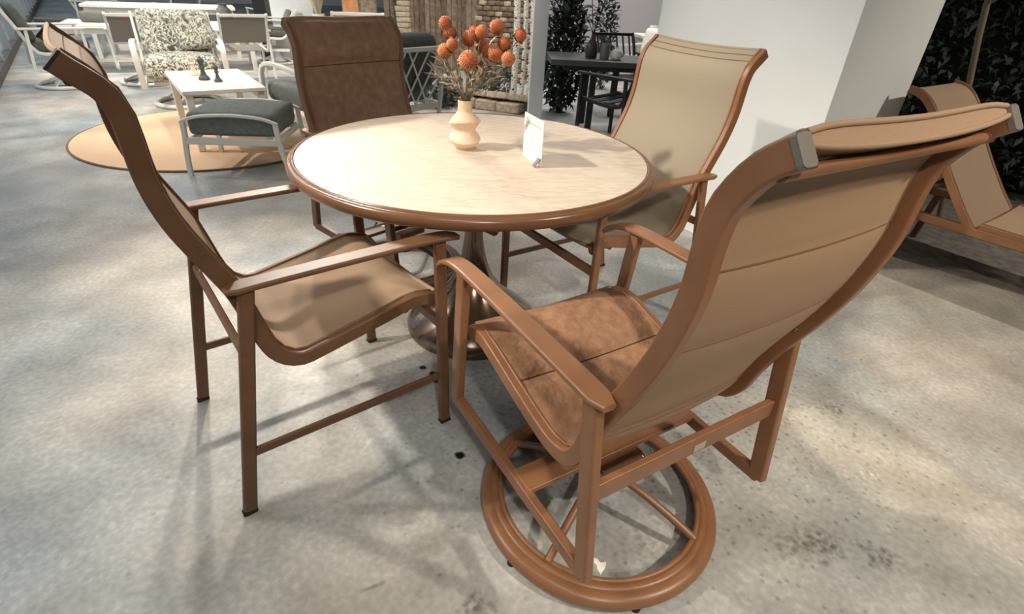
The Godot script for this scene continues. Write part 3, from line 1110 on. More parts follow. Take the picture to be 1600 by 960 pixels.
# flat arm: narrower and rounded towards both ends
func sweep_tapered(st: SurfaceTool, path: Array, lat: Vector3, thick: float, width: float) -> void:
	var n := path.size()
	var rings := []
	var norms := []
	for i in n:
		var t: Vector3 = (path[mini(i + 1, n - 1)] - path[maxi(i - 1, 0)]).normalized()
		var nn := lat.cross(t).normalized()
		var f := float(i) / (n - 1)
		var k := 1.0
		if f < 0.06:
			k = 0.55 + 0.45 * sqrt(1.0 - pow(1.0 - f / 0.06, 2.0))
		elif f > 0.9:
			k = 0.72 + 0.28 * sqrt(1.0 - pow((f - 0.9) / 0.1, 2.0))
		var ring := []
		var nr := []
		for p in rrect(thick, width * k, 0.006, 3):
			ring.append(path[i] + nn * p[0].x + lat * p[0].y)
			nr.append((nn * p[1].x + lat * p[1].y).normalized())
		rings.append(ring)
		norms.append(nr)
	skin(st, rings, norms, true, true)


func swivel_base(c: Node3D, o: Dictionary) -> void:
	var R: float = o.ring
	var ctr := Vector3(o.ring_at.x, 0, o.ring_at.y)
	var st := mb()
	var xf := Transform3D(Basis(), ctr)
	torus(st, xf, ellipse_prof(R - 0.023, 0.026, 0.023, 0.021), 96)
	torus(st, xf, ellipse_prof(R - 0.040, 0.042, 0.012, 0.010), 96)
	torus(st, xf, ellipse_prof(R - 0.054, 0.049, 0.007, 0.007), 96)
	var ring := put(st, "base_ring", o.frame, c)
	for k in 6:
		var a := TAU * k / 6 + 0.35
		st = mb()
		lathe(st, [Vector2(0.012, 0.0), Vector2(0.012, 0.009), Vector2(0.001, 0.009)], 10, Transform3D(Basis(), ctr + Vector3(cos(a), 0, sin(a)) * (R - 0.014)))
		put(st, "glide", M.rubber, ring)
	for k in 4:
		var a := TAU * k / 4 + 1.12
		var d := Vector3(cos(a), 0, sin(a))
		st = mb()
		tube(st, smooth([ctr + d * 0.03 + Vector3.UP * 0.128, ctr + d * 0.10 + Vector3.UP * 0.122, ctr + d * (R * 0.6) + Vector3.UP * 0.088, ctr + d * (R - 0.05) + Vector3.UP * 0.052], 10), 0.0105, 8)
		put(st, "spoke", o.frame, c)
	st = mb()
	lathe(st, [Vector2(0.001, 0.105), Vector2(0.044, 0.105), Vector2(0.048, 0.112), Vector2(0.048, 0.142), Vector2(0.036, 0.150), Vector2(0.034, 0.178), Vector2(0.055, 0.184), Vector2(0.055, 0.196), Vector2(0.001, 0.196)], 24, xf)
	put(st, "swivel_hub", o.frame, c)
	st = mb()
	box(st, Transform3D(Basis(), Vector3(0.27, 0.208, o.ring_at.y)), Vector3(0.16, 0.026, 0.14), 0.004)
	put(st, "rocker_plate", o.frame, c)
	for sg in [-1.0, 1.0]:
		st = mb()
		tube(st, smooth([Vector3(0.20, 0.20, 0.07 * sg), Vector3(0.17, 0.185, 0.08 * sg), Vector3(0.165, 0.215, 0.082 * sg), Vector3(0.185, 0.232, 0.085 * sg)], 8), 0.006, 6)
		put(st, "spring", M.screw, c)


func ellipse_prof(r: float, y: float, a: float, b: float, k := 14) -> Array:
	var out := []
	for i in k:
		var t := TAU * i / k
		out.append([Vector2(r + cos(t) * a, y + sin(t) * b), Vector2(cos(t) / a, sin(t) / b).normalized()])
	return out


# ---------------------------------------------------------------- things on the table
# flower heads measured from the vase's foot: x, y, z, radius
const HEADS := [[-0.056, 0.392, 0.047, 0.0206], [-0.047, 0.362, 0.005, 0.0206], [-0.035, 0.334, 0.047, 0.0183], [-0.063, 0.311, 0.021, 0.0229], [0.015, 0.352, 0.02, 0.0252], [0.029, 0.365, -0.028, 0.0229], [0.058, 0.374, 0.048, 0.0206], [0.048, 0.327, -0.049, 0.024], [0.016, 0.292, 0.05, 0.0298], [0.035, 0.273, -0.025, 0.0206], [0.076, 0.312, -0.007, 0.0229], [0.104, 0.315, 0.028, 0.0275], [0.101, 0.384, -0.03, 0.024], [0.128, 0.343, 0.036, 0.0206], [0.143, 0.303, 0.048, 0.0218], [0.177, 0.363, -0.034, 0.0206]]


func build_table_things() -> void:
	var foot_at := Vector3(-0.20, 0.7202, -1.90)
	var st := mb()
	var prof := smooth2([[0.001, 0.0], [0.03, 0.0], [0.034, 0.004], [0.047, 0.022], [0.0545, 0.034], [0.0545, 0.038], [0.046, 0.050], [0.036, 0.062], [0.044, 0.075], [0.0545, 0.087], [0.0545, 0.091], [0.045, 0.104], [0.031, 0.117], [0.0245, 0.126], [0.0235, 0.140], [0.0235, 0.158], [0.0215, 0.161], [0.0195, 0.158], [0.0195, 0.135], [0.001, 0.13]], 90)
	lathe(st, prof, 48, Transform3D(), 0.010)
	var vase := put(st, "flower_vase", M.ceramic)
	vase.position = foot_at
	tag(vase, "beige ceramic vase with two angular bulges and narrow neck on the table", "vase")
	# pompon head, shared by all flowers
	var hs := mb()
	var cs := mb()
	ball(cs, Transform3D(), Vector3(0.8, 0.8, 0.8), 12, 8)
	cs.set_material(M.petal_core)
	var core := cs.commit()
	for i in 150:
		var y := 1.0 - 2.0 * (i + 0.5) / 150
		var a := i * 2.39996
		var d := Vector3(sqrt(1 - y * y) * cos(a), y, sqrt(1 - y * y) * sin(a))
		var x := d.cross(Vector3(0.3, 1, 0.2)).normalized()
		var z := x.cross(d)
		var b := d * 0.72
		var lift := 0.98 + 0.12 * rng.randf()
		var w := 0.15
		var n1 := (d + x * 0.5).normalized()
		var n2 := (d - x * 0.5).normalized()
		quad(hs, b - x * w * 0.5, d * lift * 0.93 - x * w + z * 0.05, d * lift + z * 0.12, b + z * w * 0.6, n2, n2, d, d)
		quad(hs, b + x * w * 0.5, d * lift * 0.93 + x * w + z * 0.05, d * lift + z * 0.12, b + z * w * 0.6, n1, n1, d, d)
	hs.set_material(M.petal)
	var head := hs.commit()
	var places := ["topmost on the left", "just below the topmost left one", "low on the left, third down", "lowest on the far left", "left of the middle cluster", "top of the middle cluster", "right of the middle cluster top", "in the very middle", "largest, low above the vase neck", "half hidden beside the largest low one", "right of centre, touching its neighbour", "large, right of centre", "highest on the right", "small, right side", "lowest on the right", "farthest to the right"]
	for i in HEADS.size():
		var h: Array = HEADS[i]
		var f := thing("pompon_flower", "orange pompon flower head in the table vase, " + places[i], "flower", foot_at, 0.0, "orange flowers in the vase")
		var top := Vector3(h[0], h[1], h[2])
		st = mb()
		var root := Vector3(h[0] * 0.06, 0.134, h[2] * 0.06)
		tube(st, smooth([root, Vector3(h[0] * 0.12, 0.17, h[2] * 0.12), top * Vector3(0.5, 0.68, 0.5), top - top.normalized() * h[3] * 0.7], 10), 0.0016, 5)
		put(st, "stem", M.stem, f)
		var bs := Basis.from_euler(Vector3(rng.randf() * 6, rng.randf() * 6, 0)).scaled(Vector3.ONE * h[3])
		var hd := place(head, "flower_head", f, Transform3D(bs, top))
		place(core, "core", hd, Transform3D())
		for k in 3:
			st = mb()
			var t := 0.45 + 0.13 * k
			var p := Vector3(h[0] * t, lerpf(0.15, h[1], t), h[2] * t)
			leaf(st, p, Vector3(rng.randfn() * 0.8, 0.5 + rng.randf() * 0.5, rng.randfn() * 0.8).normalized(), 0.045 + rng.randf() * 0.02, 0.007)
			put(st, "leaf", M.leaf_dry, f)
	for i in 12:
		var a := TAU * i / 12 + 0.2
		var f := thing("foliage_sprig", "dry grey-beige leafy sprig fanning out of the table vase under the flowers", "sprig", foot_at, 0.0, "dry sprigs in the vase")
		var r := 0.075 + 0.05 * rng.randf()
		var tip := Vector3(cos(a) * r, 0.215 + 0.07 * rng.randf(), sin(a) * r)
		st = mb()
		tube(st, smooth([Vector3(cos(a) * 0.006, 0.134, sin(a) * 0.006), Vector3(cos(a) * 0.012, 0.17, sin(a) * 0.012), tip * Vector3(0.6, 0.92, 0.6), tip], 8), 0.0015, 5)
		put(st, "stem", M.leaf_brown, f)
		for k in 7:
			st = mb()
			var t := 0.4 + 0.1 * k
			var p := Vector3(tip.x * t, lerpf(0.16, tip.y, t), tip.z * t)
			var dir := (Vector3(cos(a), 0.7, sin(a)) + Vector3(rng.randfn(), rng.randfn() * 0.5, rng.randfn()) * 0.55).normalized()
			leaf(st, p, dir, 0.045 + rng.randf() * 0.025, 0.008)
			put(st, "leaf", M.leaf_dry if k % 3 else M.leaf_brown, f)
	# price card
	var a0 := Vector3(0.008, 0.7202, -1.852)
	var a1 := Vector3(0.068, 0.7202, -1.712)
	var dx := (a1 - a0).normalized()
	var nz := Vector3(-dx.z, 0, dx.x)
	if nz.z < 0:
		nz = -nz
	var card := thing("price_card", "small white upright price card with faint print, right of the vase", "card", (a0 + a1) * 0.5, 0.0)
	var wd := (a1 - a0).length()
	var bs2 := Basis(dx, Vector3.UP, dx.cross(Vector3.UP))
	st = mb()
	box(st, Transform3D(bs2, Vector3.UP * 0.0725), Vector3(wd, 0.145, 0.0024), 0.0004)
	put(st, "panel", M.card_edge, card)
	st = mb()
	var l := -dx * wd * 0.5 + bs2.z * 0.0014
	var r2 := dx * wd * 0.5 + bs2.z * 0.0014
	if bs2.z.dot(Vector3(0, 0, 1)) < 0:
		l -= bs2.z * 0.0028
		r2 -= bs2.z * 0.0028
	quad(st, l + Vector3.UP * 0.144, r2 + Vector3.UP * 0.144, r2 + Vector3.UP * 0.001, l + Vector3.UP * 0.001, nz, nz, nz, nz, Vector2(0, 0), Vector2(1, 0), Vector2(1, 1), Vector2(0, 1))
	put(st, "print", M.card, card)
	st = mb()
	bar(st, bs2 * Vector3(wd * 0.5 - 0.012, 0.003, 0.022), bs2 * Vector3(wd * 0.5 - 0.012, 0.028, 0.002), dx, 0.02, 0.003, 0.0008)
	put(st, "easel_foot", M.cap, card)


# one bent leaf blade
func leaf(st: SurfaceTool, p: Vector3, dir: Vector3, length: float, width: float) -> void:
	var side := dir.cross(Vector3(0.13, 1, 0.21)).normalized()
	var n := side.cross(dir).normalized()
	var mid := p + dir * length * 0.45 + n * length * 0.05
	var tip := p + dir * length - n * length * 0.12
	var l := mid + side * width + n * width * 0.3
	var r := mid - side * width + n * width * 0.3
	var nl := (n + side * 0.3).normalized()
	var nr := (n - side * 0.3).normalized()
	tri(st, p, l, mid, n, nl, n)
	tri(st, p, mid, r, n, n, nr)
	tri(st, l, tip, mid, nl, n, n)
	tri(st, mid, tip, r, n, n, nr)


# ---------------------------------------------------------------- lounge corner behind, left
func build_lounge_corner() -> void:
	var st := mb()
	lathe(st, [Vector2(0.001, 0.0), Vector2(1.03, 0.0), Vector2(1.03, 0.012), Vector2(0.001, 0.012)], 96)
	var rug := thing("round_rug", "round orange-tan woven rug with dark binding under the white low table", "rug", Vector3(-2.56, 0.0005, -4.53))
	put(st, "weave", M.jute, rug)
	st = mb()
	torus(st, Transform3D(), ellipse_prof(1.036, 0.0072, 0.009, 0.0072, 8), 96)
	put(st, "binding", M.jute_edge, rug)
	# ottoman
	var o := thing("ottoman", "ottoman with white arched metal frame and grey-green cushion on the rug's edge", "ottoman", Vector3(-1.93, 0, -3.77), 0.1)
	for sz in [1.0, -1.0]:
		var z: float = 0.265 * sz
		for sx in [-1.0, 1.0]:
			st = mb()
			var lean := 0.05 if sx > 0 else 0.012
			sweep(st, smooth([Vector3((0.31 + lean) * sx, 0.0, z), Vector3(0.315 * sx, 0.12, z), Vector3(0.295 * sx, 0.27, z), Vector3(0.29 * sx, 0.36, z)], 8), Vector3(0, 0, 1), rrect(0.032, 0.026, 0.006))
			put(st, "leg", M.white_metal, o)
		st = mb()
		sweep(st, smooth([Vector3(-0.30, 0.355, z), Vector3(-0.2, 0.388, z), Vector3(0, 0.402, z), Vector3(0.2, 0.388, z), Vector3(0.30, 0.355, z)], 14), Vector3(0, 0, 1), rrect(0.018, 0.026, 0.005))
		put(st, "arched_rail", M.white_metal, o)
		st = mb()
		bar(st, Vector3(-0.30, 0.235, z), Vector3(0.30, 0.235, z), Vector3(0, 0, 1), 0.026, 0.045, 0.005)
		put(st, "side_rail", M.white_metal, o)
	for sx in [-1.0, 1.0]:
		st = mb()
		bar(st, Vector3(0.285 * sx, 0.235, -0.25), Vector3(0.285 * sx, 0.235, 0.25), Vector3.RIGHT, 0.026, 0.035, 0.005)
		put(st, "cross_rail", M.white_metal, o)
	st = mb()
	soft(st, at(0, 0.335, 0), Vector3(0.56, 0.15, 0.49), 0.035, 10, 0.014)
	put(st, "cushion", M.grey_cushion, o)
	# white low table, its long side along the window wall
	var tb := thing("low_table", "white rectangular low table on the round rug", "table", Vector3(-2.485, 0.012, -4.49), atan2(0.8, -0.6))
	st = mb()
	box(st, at(0, 0.42, 0), Vector3(0.96, 0.03, 0.57), 0.005)
	put(st, "tabletop", M.white_top, tb)
	for sx in [-1.0, 1.0]:
		for sz in [-1.0, 1.0]:
			st = mb()
			bar(st, Vector3(0.44 * sx, 0.0, 0.245 * sz), Vector3(0.44 * sx, 0.405, 0.245 * sz), Vector3(0, 0, 1), 0.05, 0.05, 0.006)
			put(st, "leg", M.white_metal, tb)
	for sz in [-1.0, 1.0]:
		st = mb()
		bar(st, Vector3(-0.44, 0.375, 0.245 * sz), Vector3(0.44, 0.375, 0.245 * sz), Vector3(0, 0, 1), 0.03, 0.06, 0.004)
		put(st, "apron", M.white_metal, tb)
	for c in [["dark grey chess king figurine, taller of the two on the white low table", Vector3(-2.52, 0.447, -4.43), 0.17, "chess_dark"], ["dark grey chess pawn figurine, shorter, on the white low table", Vector3(-2.385, 0.447, -4.38), 0.125, "chess_dark"], ["pale beige chess figurine on the white low table", Vector3(-2.69, 0.447, -4.60), 0.155, "chess_pale"]]:
		st = mb()
		var s: float = c[2] / 0.125
		lathe(st, smooth2([[0.001, 0.0], [0.028, 0.0], [0.03, 0.008], [0.026, 0.016], [0.018, 0.026], [0.012, 0.045], [0.011, 0.06], [0.017, 0.07], [0.019, 0.074], [0.012, 0.079], [0.015, 0.09], [0.019, 0.103], [0.015, 0.113], [0.006, 0.117], [0.005, 0.124], [0.001, 0.126]], 40), 20, Transform3D(Basis.from_scale(Vector3(1, 1, 1) * s), Vector3.ZERO))
		var f := put(st, "chess_figurine", M[c[3]])
		f.position = c[1]
		tag(f, c[0], "figurine", "chess figurines on the low table")
	floral_chair()
	loveseat()


func floral_chair() -> void:
	# faces the viewer, on a white swivel ring
	var c := thing("lounge_chair", "white framed swivel lounge chair with black and white floral cushions", "chair", Vector3(-3.38, 0, -5.62), -1.02)
	var Z := Vector3(0, 0, 1)
	var st := mb()
	torus(st, at(0, 0, 0), ellipse_prof(0.31, 0.022, 0.024, 0.022), 64)
	put(st, "base_ring", M.white_metal, c)
	for k in 4:
		var a := TAU * k / 4 + 0.4
		st = mb()
		tube(st, [Vector3(0, 0.15, 0), Vector3(cos(a) * 0.3, 0.035, sin(a) * 0.3)], 0.012, 6)
		put(st, "spoke", M.white_metal, c)
	st = mb()
	lathe(st, [Vector2(0.001, 0.12), Vector2(0.06, 0.12), Vector2(0.05, 0.22), Vector2(0.001, 0.22)], 16)
	put(st, "swivel_hub", M.dark_metal, c)
	st = mb()
	box(st, at(0, 0.24, 0), Vector3(0.56, 0.04, 0.56), 0.01)
	put(st, "seat_frame", M.white_metal, c)
	for sg in [-1.0, 1.0]:
		st = mb()
		sweep(st, smooth([Vector3(0.28, 0.20, 0.36 * sg), Vector3(0.33, 0.35, 0.36 * sg), Vector3(0.335, 0.50, 0.36 * sg), Vector3(0.29, 0.575, 0.36 * sg), Vector3(0.1, 0.59, 0.36 * sg), Vector3(-0.2, 0.565, 0.36 * sg)], 20), Z, rrect(0.022, 0.05, 0.008))
		put(st, "armrest", M.white_metal, c)
		st = mb()
		sweep(st, smooth([Vector3(-0.18, 0.22, 0.33 * sg), Vector3(-0.24, 0.5, 0.33 * sg), Vector3(-0.32, 0.72, 0.33 * sg), Vector3(-0.34, 0.80, 0.33 * sg)], 12), Z, rrect(0.035, 0.026, 0.006))
		put(st, "back_post", M.white_metal, c)
		st = mb()
		bar(st, Vector3(-0.25, 0.22, 0.345 * sg), Vector3(0.29, 0.22, 0.345 * sg), Z, 0.026, 0.035, 0.005)
		put(st, "side_rail", M.white_metal, c)
	st = mb()
	soft(st, pose(Vector3(0.06, 0.36, 0), 0, 0, 0.05), Vector3(0.64, 0.20, 0.64), 0.07, 10, 0.03)
	put(st, "seat_cushion", M.floral, c)
	st = mb()
	soft(st, pose(Vector3(-0.22, 0.62, 0), 0, 0, PI / 2 + 0.22), Vector3(0.42, 0.16, 0.60), 0.06, 10, 0.03)
	put(st, "back_cushion", M.floral, c)
	st = mb()
	soft(st, pose(Vector3(-0.11, 0.655, -0.17), 0.2, 0.1, PI / 2 + 0.3), Vector3(0.34, 0.13, 0.34), 0.06, 10, 0.045)
	var p := put(st, "throw_pillow", M.floral)
	var keep := c.transform
	p.transform = keep
	tag(p, "square floral throw pillow leaning on the floral lounge chair's back", "pillow")


func loveseat() -> void:
	# its seat points to the left, its back to the right; length runs along the window wall
	var c := thing("loveseat", "white framed outdoor loveseat with grey-green cushions and lattice back", "sofa", Vector3(-1.42, 0, -4.75), atan2(0.62, -0.78) + 0.02)
	var Z := Vector3(0, 0, 1)
	var st: SurfaceTool
	# local x: forwards (towards the rug), z: to the sitter's right
	for sg in [-1.0, 1.0]:
		st = mb()
		sweep(st, smooth([Vector3(0.36, 0.0, 0.62 * sg), Vector3(0.37, 0.25, 0.62 * sg), Vector3(0.36, 0.50, 0.62 * sg), Vector3(0.30, 0.58, 0.62 * sg), Vector3(0.12, 0.60, 0.62 * sg), Vector3(-0.30, 0.56, 0.62 * sg)], 22), Z, rrect(0.03, 0.04, 0.008))
		put(st, "arm_frame", M.white_metal, c)
		st = mb()
		bar(st, Vector3(-0.34, 0.0, 0.60 * sg), Vector3(-0.46, 0.73, 0.60 * sg), Z, 0.03, 0.04, 0.006)
		put(st, "back_post", M.white_metal, c)
		st = mb()
		bar(st, Vector3(-0.36, 0.25, 0.62 * sg), Vector3(0.36, 0.25, 0.62 * sg), Z, 0.03, 0.05, 0.006)
		put(st, "side_rail", M.white_metal, c)
		st = mb()
		soft(st, pose(Vector3(0.06, 0.37, 0.30 * sg), 0, 0, 0.04), Vector3(0.68, 0.17, 0.575), 0.06, 8, 0.02)
		put(st, "seat_cushion", M.grey_cushion, c)
		st = mb()
		soft(st, pose(Vector3(-0.30, 0.61, 0.30 * sg), 0, 0, PI / 2 + 0.16), Vector3(0.44, 0.17, 0.59), 0.075, 8, 0.03)
		put(st, "back_cushion", M.grey_dark, c)
	for x in [-0.36, 0.36]:
		st = mb()
		bar(st, Vector3(x, 0.25, -0.62), Vector3(x, 0.25, 0.62), Vector3.RIGHT, 0.03, 0.05, 0.006)
		put(st, "cross_rail", M.white_metal, c)
	st = mb()
	bar(st, Vector3(-0.46, 0.72, -0.6), Vector3(-0.46, 0.72, 0.6), Vector3.RIGHT, 0.03, 0.035, 0.006)
	put(st, "top_rail", M.white_metal, c)
	# lattice of crossed laths between the back posts
	for k in 9:
		var z0 := -0.58 + k * 0.1275
		for d in [-1.0, 1.0]:
			var z1: float = clampf(z0 + 0.24 * d, -0.59, 0.59)
			var f: float = absf(z1 - z0) / 0.24
			if f < 0.2:
				continue
			st = mb()
			bar(st, Vector3(-0.385, 0.28, z0), Vector3(-0.385 - 0.075 * f, 0.28 + 0.43 * f, z1), Vector3.RIGHT, 0.008, 0.016, 0.002)
			put(st, "lattice_lath", M.white_metal, c)


# ---------------------------------------------------------------- far left: more furniture
# patio chair; local x forward. o: frame, pad material, sling only, ring base or legs, back height
func patio_chair(called: String, label: String, p: Vector3, turn: float, o: Dictionary) -> Node3D:
	var c := thing(called, label, "chair", p, turn)
	var Z := Vector3(0, 0, 1)
	var fr: Material = o.frame
	var hb: float = o.get("height", 0.85)
	var st: SurfaceTool
	for sg in [-1.0, 1.0]:
		if o.get("ring", false):
			st = mb()
			bar(st, Vector3(-0.2, 0.2, 0.26 * sg), Vector3(0.24, 0.2, 0.26 * sg), Z, 0.025, 0.035, 0.004)
			put(st, "side_rail", fr, c)
		st = mb()
		var y0: float = 0.2 if o.get("ring", false) else 0.0
		bar(st, Vector3(0.25, y0, 0.27 * sg), Vector3(0.25, 0.58, 0.27 * sg), Z, 0.025, 0.03, 0.004)
		put(st, "leg", fr, c)
		st = mb()
		bar(st, Vector3(-0.24, y0, 0.27 * sg), Vector3(-0.2, 0.58, 0.27 * sg), Z, 0.025, 0.03, 0.004)
		put(st, "leg", fr, c)
		st = mb()
		bar(st, Vector3(-0.28, 0.585, 0.27 * sg), Vector3(0.29, 0.585, 0.27 * sg), Z, 0.045, 0.02, 0.005)
		put(st, "armrest", fr, c)
		st = mb()
		sweep(st, smooth([Vector3(0.25, 0.38, 0.25 * sg), Vector3(-0.1, 0.35, 0.25 * sg), Vector3(-0.2, 0.42, 0.25 * sg), Vector3(-0.29, 0.65, 0.25 * sg), Vector3(-0.36, hb, 0.25 * sg)], 16), Z, rrect(0.03, 0.025, 0.005))
		put(st, "side_frame", fr, c)
	st = mb()
	bar(st, Vector3(-0.36, hb - 0.015, -0.25), Vector3(-0.36, hb - 0.015, 0.25), Vector3.RIGHT, 0.025, 0.03, 0.004)
	put(st, "top_rail", fr, c)
	if o.get("slats", 0) > 0:
		for k in o.slats:
			var z: float = -0.2 + 0.4 * k / (o.slats - 1)
			st = mb()
			bar(st, Vector3(-0.21, 0.45, z), Vector3(-0.357, hb - 0.02, z), Z, 0.018, 0.012, 0.002)
			put(st, "back_slat", fr, c)
		for k in 4:
			st = mb()
			var x: float = -0.12 + 0.11 * k
			bar(st, Vector3(x, 0.37, -0.25), Vector3(x, 0.37, 0.25), Vector3.RIGHT, 0.07, 0.012, 0.002)
			put(st, "seat_slat", fr, c)
	elif o.get("sling", false):
		st = mb()
		box(st, pose(Vector3(-0.275, 0.42 + (hb - 0.42) * 0.5, 0), 0, 0, PI / 2 + 0.33), Vector3(hb - 0.48, 0.006, 0.47), 0.002)
		put(st, "back_sling", o.pad, c)
		st = mb()
		box(st, pose(Vector3(0.06, 0.37, 0), 0, 0, 0.06), Vector3(0.40, 0.006, 0.47), 0.002)
		put(st, "seat_sling", o.pad, c)
	if o.has("cushion"):
		st = mb()
		soft(st, pose(Vector3(0.05, 0.42, 0), 0, 0, 0.04), Vector3(0.48, 0.10, 0.48), 0.035, 6, 0.012)
		put(st, "seat_cushion", o.cushion, c)
		st = mb()
		soft(st, pose(Vector3(-0.22, 0.47 + (hb - 0.47) * 0.5, 0), 0, 0, PI / 2 + 0.3), Vector3(hb - 0.46, 0.09, 0.47), 0.035, 6, 0.012)
		put(st, "back_cushion", o.get("back_pad", o.cushion), c)
	if o.get("ring", false):
		st = mb()
		torus(st, Transform3D(), ellipse_prof(0.27, 0.02, 0.022, 0.02, 10), 48)
		put(st, "base_ring", fr, c)
		st = mb()
		lathe(st, [Vector2(0.12, 0.03), Vector2(0.05, 0.12), Vector2(0.05, 0.2), Vector2(0.16, 0.21)], 14)
		put(st, "swivel_hub", fr, c)
		for k in 4:
			var a := TAU * k / 4 + 0.5
			st = mb()
			tube(st, [Vector3(0, 0.12, 0), Vector3(cos(a) * 0.26, 0.03, sin(a) * 0.26)], 0.01, 6)
			put(st, "spoke", fr, c)
	return c


func plain_table(label: String, p: Vector3, turn: float, size: Vector3, top: Material, legm: Material) -> void:
	var t := thing("dining_table", label, "table", p, turn)
	var st := mb()
	box(st, at(0, size.y - 0.02, 0), Vector3(size.x, 0.04, size.z), 0.006)
	put(st, "tabletop", top, t)
	for sx in [-1.0, 1.0]:
		for sz in [-1.0, 1.0]:
			st = mb()
			bar(st, Vector3((size.x * 0.5 - 0.06) * sx, 0, (size.z * 0.5 - 0.06) * sz), Vector3((size.x * 0.5 - 0.06) * sx, size.y - 0.04, (size.z * 0.5 - 0.06) * sz), Vector3(0, 0, 1), 0.055, 0.055, 0.005)
			put(st, "leg", legm, t)
		st = mb()
		bar(st, Vector3(-size.x * 0.5 + 0.06, size.y - 0.07, (size.z * 0.5 - 0.06) * sx), Vector3(size.x * 0.5 - 0.06, size.y - 0.07, (size.z * 0.5 - 0.06) * sx), Vector3(0, 0, 1), 0.025, 0.06, 0.003)
		put(st, "apron", legm, t)


func build_far_corner() -> void:
	patio_chair("patio_chair", "white framed chair with dark grey cushions on a ring base by the windows", Vector3(-5.02, 0, -6.12), 0.75, {frame = M.white_metal, pad = M.grey_dark, cushion = M.grey_dark, ring = true, height = 0.80})
	patio_chair("patio_chair", "white framed sling chair directly behind the floral chair's left arm", Vector3(-4.38, 0, -6.55), 2.2, {frame = M.white_metal, pad = M.grey_sling, sling = true, ring = true, height = 0.74})
	patio_chair("patio_chair", "white framed sling chair directly behind the floral chair's right arm", Vector3(-3.42, 0, -7.0), 2.2, {frame = M.white_metal, pad = M.grey_sling, sling = true, height = 0.76})
	patio_chair("patio_chair", "white chair with grey back and dark seat cushion beside the black wall strip", Vector3(-3.72, 0, -8.62), 3.5, {frame = M.white_metal, pad = M.grey_cushion, cushion = M.grey_dark, back_pad = M.grey_cushion, ring = true, height = 0.70})
	patio_chair("patio_chair", "grey cushioned armchair seen from behind, its back above the dark brown swivel chair", Vector3(-1.86, 0, -6.35), 2.0, {frame = M.white_metal, pad = M.grey_cushion, cushion = M.grey_cushion, height = 0.88})
	for k in [[Vector3(-7.4, 0, -10.2), 0.4, "white framed chair farthest away by the window wall"], [Vector3(-6.2, 0, -10.6), 2.6, "white framed chair with grey cushions at the far left table"], [Vector3(-4.6, 0, -10.6), 2.3, "white framed chair with grey cushions behind the farthest white table"]]:
		patio_chair("patio_chair", k[2], k[0], k[1], {frame = M.white_metal, pad = M.grey_cushion, cushion = M.grey_cushion, height = 0.85})
	plain_table("long white dining table behind the floral lounge chair", Vector3(-4.72, 0, -7.62), 0.5, Vector3(2.1, 0.54, 0.8), M.white_top, M.white_metal)
	plain_table("white dining table farthest back on the left", Vector3(-5.35, 0, -8.75), 0.5, Vector3(1.9, 0.68, 0.7), M.white_top, M.white_metal)
	var st := mb()
	soft(st, pose(Vector3(-5.32, 0.601, -7.28), 0.5), Vector3(0.30, 0.12, 0.24), 0.03, 4)
	tag(put(st, "tableware_box", M.grey_dark), "dark grey box on the long white dining table", "box")
	st = mb()
	box(st, pose(Vector3(-4.94, 0.5865, -7.40), 0.5), Vector3(0.28, 0.09, 0.18), 0.004)
	tag(put(st, "orange_box", M.book), "small orange box on the long white dining table", "box")
	st = mb()
	lathe(st, smooth2([[0.001, 0.0], [0.07, 0.0], [0.10, 0.06], [0.09, 0.16], [0.05, 0.21], [0.06, 0.24]], 16), 18)
	var v := put(st, "table_vase", M.grey_dark)
	v.position = Vector3(-4.05, 0.5405, -7.95)
	tag(v, "dark rounded vase at the right end of the long white dining table", "vase")
	# dark planter far left
	st = mb()
	lathe(st, [Vector2(0.001, 0), Vector2(0.2, 0), Vector2(0.26, 0.5), Vector2(0.22, 0.5), Vector2(0.001, 0.46)], 20)
	var pl := put(st, "planter", M.grey_dark)
	pl.position = Vector3(-6.3, 0, -7.9)
	tag(pl, "dark round planter by the window wall", "planter")
	# white vase with pampas plumes in front of the wooden cabinet
	var vs := thing("floor_vase", "tall white floor vase by the far pillar", "vase", Vector3(-2.92, 0, -8.35))
	st = mb()
	lathe(st, smooth2([[0.001, 0.0], [0.10, 0.0], [0.14, 0.2], [0.12, 0.5], [0.07, 0.62], [0.085, 0.70]], 18), 20)
	put(st, "body", M.white_top, vs)
	for k in 7:
		var pm := thing("pampas_plume", "beige pampas plume in the tall white floor vase", "plume", Vector3(-2.92, 0, -8.35), k * 0.9, "pampas plumes in the floor vase")
		st = mb()
		var r := 0.04 + 0.03 * (k % 3)
		tube(st, smooth([Vector3(0.0, 0.4, 0), Vector3(r * 0.5, 0.75, 0), Vector3(r * 1.6, 0.98, 0), Vector3(r * 2.6, 1.25, 0)], 10), [0.004, 0.004, 0.005, 0.008, 0.02, 0.03, 0.034, 0.03, 0.018, 0.004], 7)
		put(st, "plume", M.leaf_dry, pm)


# ---------------------------------------------------------------- garden display behind the table
func leaves(st: SurfaceTool, count: int, size: Vector3, length: float, width: float, hollow := 0.0) -> void:
	for i in count:
		var p := Vector3.ZERO
		for t in 8:
			p = Vector3(rng.randf_range(-1, 1), rng.randf_range(-1, 1), rng.randf_range(-1, 1))
			if p.length() < 1.0 and p.length() > hollow:
				break
		var d := (p + Vector3(rng.randfn(), rng.randfn() + 0.3, rng.randfn()) * 0.6).normalized()
		leaf(st, p * size, d, length * rng.randf_range(0.7, 1.2), width * rng.randf_range(0.8, 1.2))


